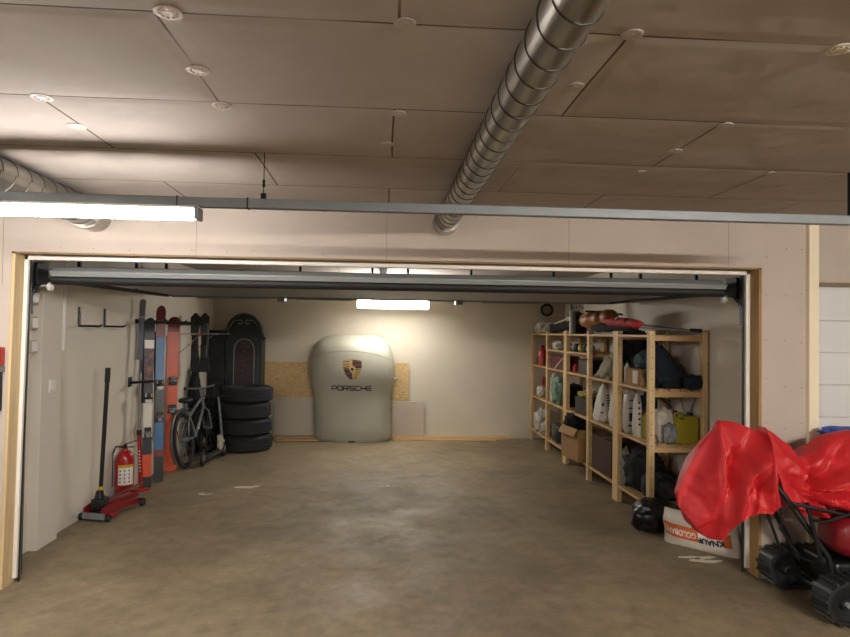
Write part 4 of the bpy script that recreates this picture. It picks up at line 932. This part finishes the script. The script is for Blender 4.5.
lump('cloth_heap', BLKCL, (2.50, 7.8, LV[1]), (.24, .18, .3), 106, 'black cloth right of the mint green cloth', 'cloth')
lump('glass_jar', M('dark glass', '#2b3230', .15), (2.42, 8.12, LV[0]), (.2, .3, .26), 104, 'dark bulky container on the lowest shelf of the far unit', 'container', sq=.55, amp=.04)
bottle(2.40, 7.80, LV[0], .06, .25, BLUE, 'blue bottle on the lowest shelf of the far unit')
# -- unit C far bay (8.5-9.3)
bottle(2.40, 8.98, LV[2], .07, .30, RED, 'red cylinder with white print on the upper shelf at the far end', None, BLKPL, 'gas_bottle')
lump('dark_bag', BLKCL, (2.46, 9.16, LV[2]), (.2, .16, .14), 111, 'small black bag behind the red cylinder at the far end', 'bag')
lump('crumpled_bag', SACK, (2.40, 8.98, LV[1]), (.14, .18, .16), 112, 'white crumpled bag on the middle shelf at the far end', 'bag', amp=.3)
lump('crumpled_bag', M('faded red bag', '#8b3a35', .6, bump=.5), (2.42, 9.0, LV[1]+.14), (.1, .14, .16), 113, 'faded red bag on top of the white crumpled one', 'bag', amp=.3, taper=.4)
lump('crumpled_bag', SACK, (2.40, 9.0, LV[0]), (.18, .3, .34), 114, 'white crumpled bag on the lowest shelf at the far end', 'bag', amp=.35)
lump('crumpled_bag', GREYSK, (2.38, 8.66, LV[0]), (.14, .16, .2), 115, 'grey crumpled bag on the lowest shelf beside the white one', 'bag', amp=.3)
# -- on top of the shelves
lump('crumpled_bag', GREYSK, (2.40, 8.85, LV[3]), (.26, .40, .17), 121, 'pale grey crumpled bag on top of the far shelving unit', 'bag', amp=.22)
def longbag(a, b, r, mat, label, name='ski_bag'):
    t = thing(name, a, label, 'bag'); a, b = Vector(a), Vector(b)
    n = 12; m_ = MB(t); m_.tube([a.lerp(b, i/n)+Vector((0, .02*math.sin(i*1.7), .008*math.sin(i*2.3))) for i in range(n+1)], [r*(.45 if i in (0, n) else .85 if i in (1, n-1) else 1+.08*math.sin(i*2.1)) for i in range(n+1)], 14)
    b_ = m_.build('bag_body', mat, t, True, 0); return t, b_
longbag((2.42, 8.62, LV[3]+.055), (2.50, 7.6, LV[3]+.14), .055, BLKCL, 'black long bag sloping across the top of the far unit')
t = thing('ski_pole', (2.42, 8.3, 1.72), 'white ski pole lying on the black long bag', 'pole'); MB(t).tube([(2.40, 8.35, LV[3]+.14), (2.44, 7.72, LV[3]+.22)], .008, 8).build('shaft', WHITE, t, True); MB(t).tube([(2.42, 7.85, LV[3]+.22), (2.47, 7.7, LV[3]+.14)], .008, 8).build('side_arm', WHITE, t, True)
lump('dark_bag', BLKCL, (2.56, 7.86, LV[3]), (.26, .34, .30), 122, 'black bag standing behind the black long bag', 'bag', taper=.5)
# white L-shaped holed panel
a = at(573, 330, 7.3)
t = thing('steel_bracket_panel', (2.45, 7.3, LV[3]), 'white L shaped panel with holes standing on top of the shelves', 'panel')
MB(t).box(at(573, 0, 7.3).x, at(586, 0, 7.3).x, 7.3, 7.33, at(580, 311, 7.3).z, at(580, 302, 7.3).z, .003).build('upper_plate', WHITE, t)
MB(t).box(at(573, 0, 7.3).x, at(575.5, 0, 7.3).x, 7.3, 7.33, LV[3], at(580, 302, 7.3).z, .002).build('upright', WHITE, t)
MB(t).box(at(575.6, 0, 7.3).x, at(578.5, 0, 7.3).x, 7.31, 7.35, LV[3], at(580, 311, 7.3).z, .002).build('grey_upright', STEEL, t)
m_ = MB(t)
for x, y_ in ((576.5, 307), (580, 306.3), (583, 308)):
    q = at(x, y_, 7.3); m_.lathe([(.0001, 7.2985), (.010, 7.2985), (.010, 7.301)], (q.x, 0, q.z), 'y', 10)
m_.build('holes', BLKPL, t)
t, b_ = longbag(at(587, 321, 6.75)+Vector((-.03, .06, 0)), at(617, 317, 6.2)+Vector((0, 0, 0)), .088, ORBR, 'orange brown rolled bag on top of the shelves', 'rolled_bag')
m_ = MB(t); q = at(590, 314, 6.62); m_.tube([q+Vector((-.05, 0, .03)), q+Vector((.1, -.12, .02)), q+Vector((.25, -.3, -.01))], .012, 6); m_.build('strap', BLKPL, b_, True)
longbag(at(592, 328, 6.6), at(640, 326.5, 5.6), .045, BLKCL, 'black long bag lying under the red bag on top')
t, b_ = longbag(at(604, 321, 6.05), at(643, 324.5, 5.35), .04, REDCL, 'red long ski bag on top of the shelves')
m_ = MB(t); q0, q1 = at(619, 322, 5.8), at(629, 323, 5.6); m_.tube([q0, q1], .046, 14); m_.build('black_band', BLKCL, b_, True)
m_ = MB(t); q0, q1 = at(617.5, 321.6, 5.82), at(619, 321.8, 5.79); m_.tube([q0, q1], .046, 14); m_.build('white_band', WHITE, b_, True)
t = thing('ski_pole', at(642, 325, 5.45), 'silver ski pole with black grip at the near end of the top', 'pole')
MB(t).tube([at(641, 325, 5.45), at(690, 330, 5.15)], .009, 8).build('shaft', CHROME, t, True)
MB(t).tube([at(690, 330, 5.15), at(702, 330.6, 5.12)], .015, 10).build('grip', BLKPL, t, True)
t = thing('ski_pole', at(642, 328, 5.4), 'dull grey ski pole lying beside the silver one on top', 'pole')
MB(t).tube([at(640, 327.5, 5.4), at(684, 330.8, 5.2)], .007, 8).build('shaft', STEEL, t, True)
o = MB((2.45, 6.35, LV[3])); o.obox((2.52, 6.3, LV[3]+.012), (.34, .7, .02), None, .003); tag(o.build('dark_board', BLKPL, None), 'dark board under the bags on top of the shelves', 'board')

# ================================================================ FLOOR BY SHELVES
lump('rubbish_bag', BAGBLK, (2.31, 5.0, 0), (.40, .27, .26), 131, 'black shiny plastic bag on the floor in front of the shelves', 'bag', amp=.09, fs=2)
lump('rubbish_bag', BAGBLK, (2.64, 4.86, 0), (.34, .22, .24), 132, 'black bag on the floor behind the white plaster sack', 'bag', amp=.1, fs=2)
# white sack standing, printed upside down
A, B = Vector((2.28, 4.78, 0)), Vector((2.66, 4.36, 0)); along = (B-A).normalized(); nrm = Vector((along.y, -along.x, 0)); LNG = (B-A).length
t = thing('plaster_sack', (A+B)/2, 'white paper sack with an orange band, standing upside down on the floor', 'sack')
m_ = MB(t); NU_, NV_ = 30, 16; SH = .27
def sk(u, v, s_):
    th = .095*(1-abs(2*u-1)**4)*(math.sin(PI*min(1, v*.85+.12))**.6)+.004
    p_ = A+along*(LNG*(u*(1-.03*v)+.01*math.sin(v*7)))+Vector((0, 0, v*SH*(1-.06*math.sin(u*3+.4)+.05*noise.noise(Vector((u*5, 1, 3))))))
    p_ = p_-nrm*.085*.0+nrm*(th*s_)+nrm*.016*noise.noise(Vector((u*5, v*4, s_)))*min(1, v*4)
    return p_
# nrm points to the camera side?
if nrm.dot(Vector((0, -1, 0))) < 0: nrm = -nrm
ring = []
for j in range(NV_+1):
    v = j/NV_; ring.append([m_.bm.verts.new(sk(i/NU_, v, 1)) for i in range(NU_+1)]+[m_.bm.verts.new(sk(i/NU_, v, -1)) for i in range(NU_, -1, -1)])
for a, b in zip(ring, ring[1:]):
    n = len(a)
    for k in range(n): m_.bm.faces.new((a[k], a[(k+1) % n], b[(k+1) % n], b[k]))
m_.bm.faces.new(ring[0][::-1]); m_.bm.faces.new(ring[-1])
sb = m_.build('sack_body', M('white paper sack', '#d8d1c6', .55, bump=.35, bscale=14), t, True, 60)
def patch(u0, u1, v0, v1, off, mt, name, par):
    m_ = MB(t); n1_, n2_ = 14, 6; g = [[m_.bm.verts.new(sk(u0+(u1-u0)*i/n1_, v0+(v1-v0)*j/n2_, 1)+nrm*off) for i in range(n1_+1)] for j in range(n2_+1)]
    for j in range(n2_):
        for i in range(n1_): m_.bm.faces.new((g[j][i], g[j][i+1], g[j+1][i+1], g[j+1][i]))
    return m_.build(name, mt, par, True)
ORG = M('orange print', '#c4601c', .5)
ob = patch(.03, .54, .30, .66, .002, ORG, 'orange_band', sb); patch(.85, .93, .26, .6, .002, ORG, 'orange_patch', sb)
def sack_text(body, uc, vc, size, mt, name, sx, bold, par):
    # text laid onto the sack's face, upside down
    cu = bpy.data.curves.new(name, 'FONT'); cu.body = body; cu.size = size; cu.align_x = 'CENTER'; cu.align_y = 'CENTER'; cu.offset = bold
    tmp = bpy.data.objects.new(name, cu); C.objects.link(tmp); dg = bpy.context.evaluated_depsgraph_get(); me = bpy.data.meshes.new_from_object(tmp.evaluated_get(dg)); bpy.data.objects.remove(tmp); bpy.data.curves.remove(cu)
    sgn = 1
    for v in me.vertices:
        u = uc-(v.co.x*sx)/LNG; vv = vc-v.co.y/SH
        v.co = sk(u, vv, 1)+nrm*.0045-t.location
    me.materials.clear(); me.materials.append(mt); o = bpy.data.objects.new(name, me); C.objects.link(o); o.parent = par
sack_text('GOLDBAND', .275, .47, .060, WHITE, 'lettering', .82, .0008, ob)
sack_text('KNAUF', .695, .38, .058, M('dark blue print', '#16213c', .5), 'lettering', .95, .003, sb)

# ================================================================ SNOW BLOWER
t = thing('snow_blower', (2.8, 3.65, 0), 'tracked snow blower parked by the right pier, mostly under the red cover', 'snow blower')
def track(y0, y1, x0=2.645, x1=3.22, r=.118):
    def loop(rr):
        pts = []
        for k in range(13): a = PI/2+PI*k/12; pts.append((x0+rr*math.cos(a), r+.012+rr*math.sin(a)))
        for k in range(13): a = -PI/2+PI*k/12; pts.append((x1+rr*math.cos(a), r+.012+rr*math.sin(a)))
        return pts
    m_ = MB(t); lo, hi = loop(r-.02), loop(r)
    n = len(lo); V = [[m_.bm.verts.new((u, y, v)) for (u, v) in l] for l in (lo, hi) for y in (y0, y1)]
    for k in range(n):
        j = (k+1) % n
        m_.bm.faces.new((V[2][k], V[2][j], V[3][j], V[3][k])); m_.bm.faces.new((V[0][k], V[1][k], V[1][j], V[0][j])); m_.bm.faces.new((V[0][k], V[0][j], V[2][j], V[2][k])); m_.bm.faces.new((V[1][k], V[3][k], V[3][j], V[1][j]))
    tr = m_.build('track', BLACK, t)
    # lugs
    per = 2*(x1-x0)+2*PI*r; nl = 34; m_ = MB(t)
    for k in range(nl):
        s = per*k/nl
        if s < PI*r: a = PI/2+s/r; c = Vector((x0+r*math.cos(a), 0, r+.012+r*math.sin(a))); no = Vector((math.cos(a), 0, math.sin(a)))
        elif s < PI*r+(x1-x0): c = Vector((x0+(s-PI*r), 0, .012)); no = Vector((0, 0, -1))
        elif s < 2*PI*r+(x1-x0): a = -PI/2+(s-PI*r-(x1-x0))/r; c = Vector((x1+r*math.cos(a), 0, r+.012+r*math.sin(a))); no = Vector((math.cos(a), 0, math.sin(a)))
        else: c = Vector((x1-(s-2*PI*r-(x1-x0)), 0, 2*r+.012)); no = Vector((0, 0, 1))
        tg = Vector((0, 1, 0)).cross(no); rot = Matrix((tg, Vector((0, 1, 0)), no)).transposed()
        m_.obox(Vector((c.x, (y0+y1)/2, c.z))+no*.005, (.018, (y1-y0), .014), rot)
    m_.build('lugs', M('worn rubber lugs', '#2b2b2b', .45), tr)
    for x in (x0, x1):
        w = MB(t).lathe([(.0001, y0+.004), (.03, y0+.004), (.04, y0+.02), (.085, y0+.012), (r-.021, y0+.01), (r-.021, y1-.01), (.0001, y1-.01)], (x, 0, r+.012), 'y', 28).build('wheel', BLKPL, t, True)
        MB(t).lathe([(.0001, y0-.012), (.014, y0-.012), (.018, y0), (.018, y0+.01)], (x, 0, r+.012), 'y', 12).build('hub', STEEL, w, True)
track(3.30, 3.44); track(3.81, 3.95)
m_ = MB(t); m_.tube([(2.645, 3.44, .13), (2.645, 3.81, .13)], .016, 12); m_.build('axle', DARKST, t, True)
m_ = MB(t); m_.box(2.70, 3.2, 3.46, 3.79, .14, .30, .02); m_.box(2.86, 3.12, 3.5, 3.76, .3, .345, .02); m_.build('chassis', BLKPL, t)
m_ = MB(t)
for k in range(6): m_.tube([(2.74+.05*k, 3.455, .20), (2.76+.05*k, 3.44, .26)], .008, 6)
m_.lathe([(.0001, 3.43), (.045, 3.43), (.05, 3.46)], (2.83, 0, .24), 'y', 18); m_.build('gearbox', DARKST, t, True)
for y, yt in ((3.47, 3.62), (3.83, 3.74)):
    m_ = MB(t); m_.tube([(2.70, y, .16), (2.66, y, .34), (2.44, (y+yt)/2, .68), (2.28, yt, .90), (2.20, yt, .93)], .016, 10); m_.build('handlebar', BLKPL, t, True)
m_ = MB(t); m_.tube([(2.38, 3.58, .78), (2.38, 3.76, .78)], .014, 8); m_.tube([(2.42, 3.45, .66), (2.75, 3.40, .60), (3.1, 3.42, .63)], .011, 8); m_.build('cross_bar', DARKST, t, True)
m_ = MB(t); m_.tube([(2.62, 3.47, .30), (2.52, 3.46, .66)], .012, 8); m_.tube([(2.55, 3.75, .30), (2.46, 3.77, .55)], .01, 8); m_.build('control_rod', DARKST, t, True)
m_ = MB(t); m_.tube([(2.42, 3.47, .68), (2.38, 3.5, .5), (2.5, 3.5, .33), (2.62, 3.52, .28)], .006, 6); m_.tube([(2.44, 3.6, .70), (2.46, 3.6, .45), (2.58, 3.6, .30)], .006, 6); m_.build('cable', BLKPL, t, True)
m_ = MB(t); m_.blob((2.84, 3.50, .345), (.34, .30, .25), 8, .7, .02, 1.5, flat=True); m_.build('fuel_tank', M('tank dark red', '#74101a', .3, coat=.5), t, True, 0)
m_ = MB(t); m_.box(2.98, 3.28, 3.46, 3.8, .40, .66, .03); m_.build('engine', BLKPL, t)
m_ = MB(t); m_.lathe([(.0001, 3.33), (.025, 3.33), (.03, 3.36), (.03, 3.40)], (2.84, 0, .49), 'y', 16); m_.build('tank_cap', WHITE, t, True)
m_ = MB(t); m_.tube([(2.86, 3.37, .42), (2.95, 3.36, .40), (3.0, 3.38, .45)], .02, 10); m_.tube([(2.80, 3.38, .36), (2.92, 3.37, .34)], .014, 8); m_.build('exhaust', CHROME, t, True)
m_ = MB(t); m_.prism([(3.4, .03), (3.75, .03), (3.72, .3), (3.6, .5), (3.4, .55)], 3.3, 3.95, lambda u, v, w: Vector((u, w, v))); m_.build('auger_housing', RED, t)
m_ = MB(t); m_.tube([(3.15, 3.62, .25), (3.42, 3.62, .25)], .09, 16); m_.build('drive_tunnel', RED, t, True)
m_ = MB(t); m_.tube([(3.52, 3.62, .5), (3.52, 3.62, .85), (3.6, 3.62, .95)], .07, 14); m_.build('discharge_chute', RED, t, True)

# cover: draped over handlebars (left) and over engine (right)
def catmull(P0, P1, P2, P3, t_):
    return .5*((2*P1)+(-P0+P2)*t_+(2*P0-5*P1+4*P2-P3)*t_*t_+(-P0+3*P1-3*P2+P3)*t_**3)
def loft(mb, cols, per, nv, bulge, folds):
    """cols: (top, bottom, half_thickness, lateral bow); closed loops round each column, capped at both ends"""
    pts = []
    n = len(cols)
    for i in range(n-1):
        for s in range(per+(1 if i == n-2 else 0)):
            f = s/per; g = []
            for comp in range(3):
                a = [cols[max(0, min(n-1, i+d))][comp] for d in (-1, 0, 1, 2)]
                if comp < 2: g.append(catmull(a[0], a[1], a[2], a[3], f))
                else: g.append(a[1]+(a[2]-a[1])*f)
            pts.append((i+f, g))
    rings = []
    for (ci, (tp, bt, th)) in pts:
        ring = []
        for j in range(nv):
            v = j/(nv-1); base = tp.lerp(bt, v); prof_ = math.sin(PI*min(.72, v*.72+.015))**.6
            d = th*prof_*bulge(ci, v)+folds(ci, v, 0, base)*min(1, v*3+.05)
            ring.append(base+Vector((0, -max(d, .004), 0)))
        for j in range(nv-1, -1, -1):
            v = j/(nv-1); base = tp.lerp(bt, v); prof_ = math.sin(PI*min(.72, v*.72+.015))**.6
            ring.append(base+Vector((0, max(.004, th*prof_*bulge(ci, v)+folds(ci, v, 1, base)), 0)))
        rings.append([mb.bm.verts.new(p_) for p_ in ring])
    for a, b in zip(rings, rings[1:]):
        k_ = len(a)
        for k in range(k_): mb.bm.faces.new((a[k], a[(k+1) % k_], b[(k+1) % k_], b[k]))
    mb.bm.faces.new(rings[0][::-1]); mb.bm.faces.new(rings[-1])
def ridge(x): return 1-abs(2*(x-math.floor(x))-1)
cv_ = thing('machine_cover', (2.5, 3.65, 0), 'crumpled bright red nylon cover draped over the snow blower', 'cover')
YL = 3.66
L_ = [((678, 494), (679, 506), .01, 3.74), ((684, 476), (686, 515), .05, 3.74), ((692, 459), (694, 526), .09, 3.74), ((702, 444), (705, 535), .13, 3.73), ((710, 432), (712, 541), .17, 3.72), ((717, 422.5), (721, 542), .21, 3.70), ((727, 421), (727, 540), .21, 3.68), ((738, 423.5), (736, 532), .23, 3.64),
      ((749, 428), (746, 525), .22, 3.60), ((757, 430), (756, 519), .21, 3.57), ((762, 426.5), (764, 516), .20, 3.53), ((765.5, 430), (774, 515), .16, 3.51), ((768, 436), (780, 513), .09, 3.50), ((769, 441), (783, 508), .02, 3.50)]
def low(b, Y_, th):
    p_ = at(b[0], b[1], Y_-th*.85); return Vector((p_.x, Y_, p_.z))
cols = [(at(a[0], a[1], Y_), low(b, Y_, th), th) for a, b, th, Y_ in L_]
def tri(x): return abs(2*(x-math.floor(x))-1)
PK1, PK2 = at(717, 420, 3.7), at(762, 424, 3.5)
def radial(p_, pk, k, ph):
    dx, dz = p_.x-pk.x, pk.z-p_.z; r = math.hypot(dx, dz); a = math.atan2(dx, dz)
    return (tri(a*k+ph+.35*noise.noise(p_*3.1))-.5)*min(.11, .03+r*.22), r
def fl(ci, v, side, p_):
    f1, r1 = radial(p_, PK1, 1.15, .2+side*.4); f2, r2 = radial(p_, PK2, 1.5, .05+side*.3)
    f3, _ = radial(p_, PK1, 2.7, .6); f4, _ = radial(p_, PK2, 3.3, .1)
    w = 1/(1+math.exp(-(r1-r2)*18))
    f = (f1*1.25+f3*.6)*(1-w)+(f2*1.3+f4*.5)*w
    f += .018*noise.noise(p_*9)+.006*noise.noise(p_*24)-.016*abs(noise.noise(p_*6+Vector((3, 1, 2))))-.012*abs(noise.noise(p_*13))
    if side == 0:
        d_ = ci-(10.4-4.8*v**.8); f += .09*math.exp(-(d_/.8)**2)*(1-.5*v)
        f -= .06*math.exp(-((ci-(7.9-4.4*v))/.8)**2)*(1-v*.7)
    return f
m_ = MB(cv_); loft(m_, cols, 8, 44, lambda c, v: .7+.12*v, fl)
R_L = [((761, 427), (768, 436), .03, 3.56), ((770, 431), (778, 470), .06, 3.58), ((781, 440), (788, 497), .09, 3.60), ((789, 446), (796, 509), .12, 3.62), ((797, 456), (804, 515), .15, 3.63), ((804, 454), (811, 519), .19, 3.64), ((811, 449), (817, 520), .23, 3.65), ((819, 441), (824, 521), .26, 3.65),
       ((828, 434), (832, 519), .28, 3.65), ((838, 431), (841, 516), .29, 3.65), ((852, 430), (854, 512), .30, 3.65), ((872, 432), (872, 513), .30, 3.65), ((892, 445), (892, 516), .28, 3.65), ((908, 468), (905, 518), .2, 3.65), ((918, 495), (912, 514), .03, 3.65)]
cols = [(at(a[0], a[1], Y_), low(b, Y_, th), th) for a, b, th, Y_ in R_L]
PK3, PK4 = at(811, 500, 3.4), at(762, 424, 3.5)
def fr_(ci, v, side, p_):
    dx, dz = p_.x-PK3.x, p_.z-PK3.z; r = math.hypot(dx, dz); a = math.atan2(dz, dx)
    f = (tri(a*1.9+.3+.4*noise.noise(p_*3))-.5)*min(.14, .02+r*.45)+(tri(a*4.1+.1)-.5)*min(.05, r*.2)
    f2, _ = radial(p_, PK4, 2.2, .3); w = 1/(1+math.exp((ci-4.6)*2))
    f = f*(1-w)+f2*.7*w
    f += .022*noise.noise(p_*7)+.008*noise.noise(p_*22)-.03*abs(noise.noise(p_*7+Vector((5, 2, 0))))-.016*abs(noise.noise(p_*15))
    if side == 0: f -= .08*math.exp(-((ci-5.0)/.6)**2)*math.exp(-((v-.3)/.4)**2)
    return f*min(1, (ci+.3)/3)
loft(m_, cols, 8, 40, lambda c, v: .85, fr_)
co = m_.build('cover_fabric', COVER, cv_, True, 38)
# drawcord line and blue label cloth
lo_ = []
for (a, b, th, Y_) in R_L[5:13]:
    q = at(b[0], b[1]+1, Y_-th*.95); lo_.append(q)
MB(cv_).tube(lo_, .009, 8).build('hem_cord', BLKPL, co, True)
o = MB(at(842, 429, 3.8)); o.blob(at(842, 439, 3.8), (.24, .2, .075), 5, .8, .2, 2); tag(o.build('blue_cloth', M('blue cloth', '#3a55b0', .7, bump=.3), None, True, 0), 'blue cloth showing over the top edge of the red cover', 'cloth')

# the left jamb is a little out of plumb
for o in bpy.data.objects:
    if o.type == 'MESH' and (o.name in ('trim_2', 'wall_front_left') or (o.parent == gd and o.name.split('.')[0] in ('frame', 'side_seal'))):
        off = o.location+(gd.location if o.parent == gd else Vector())
        for v in o.data.vertices:
            w_ = v.co+off
            if -2.36 < w_.x < -2.2: v.co.x -= .024*(1-w_.z/2.11)
# spilled plaster on the floor
for i, (px, py, sx, sy, lb) in enumerate(((206, 494, .12, .05, 'thin white smear on the floor beside the blue and black ski'), (248, 487, .26, .07, 'white smear on the floor in front of the tyre stack'), (700, 560, .22, .08, 'white smear on the floor in front of the plaster sack'), (388, 486, .14, .04, 'faint white smear on the floor before the covered hardtop'))):
    d = ray(px, py); p = EYE+d*(-EYE.z/d.z); m_ = MB((p.x, p.y, 0))
    for k in range(7):
        c_ = Vector((p.x+random.uniform(-.5, .5)*sx, p.y+random.uniform(-.5, .5)*sy*1.5, 0)); n_ = 12; rr = random.uniform(.15, .4)
        vs = [m_.bm.verts.new(c_+Vector((sx*rr*math.cos(2*PI*j/n_)*random.uniform(.6, 1.2), sy*rr*math.sin(2*PI*j/n_)*random.uniform(.6, 1.2), .0016+k*.0001))) for j in range(n_)]
        m_.bm.faces.new(vs)
    tag(m_.build('plaster_smear', M('dried plaster', '#c9c0ae', .9), None), lb, 'smear', 'white smears on the floor')

# ================================================================ RENDER LOOK
wd = bpy.data.worlds.new('world'); SC.world = wd; wd.use_nodes = True
wd.node_tree.nodes['Background'].inputs[0].default_value = (.5, .45, .4, 1); wd.node_tree.nodes['Background'].inputs[1].default_value = .05
SC.view_settings.view_transform = 'Standard'; SC.view_settings.look = 'None'; SC.view_settings.exposure = 1.25; SC.view_settings.gamma = 1
SC.view_settings.use_curve_mapping = False
SC.cycles.use_denoising = True
SC.cycles.sample_clamp_indirect = 4
SC.cycles.max_bounces = 8
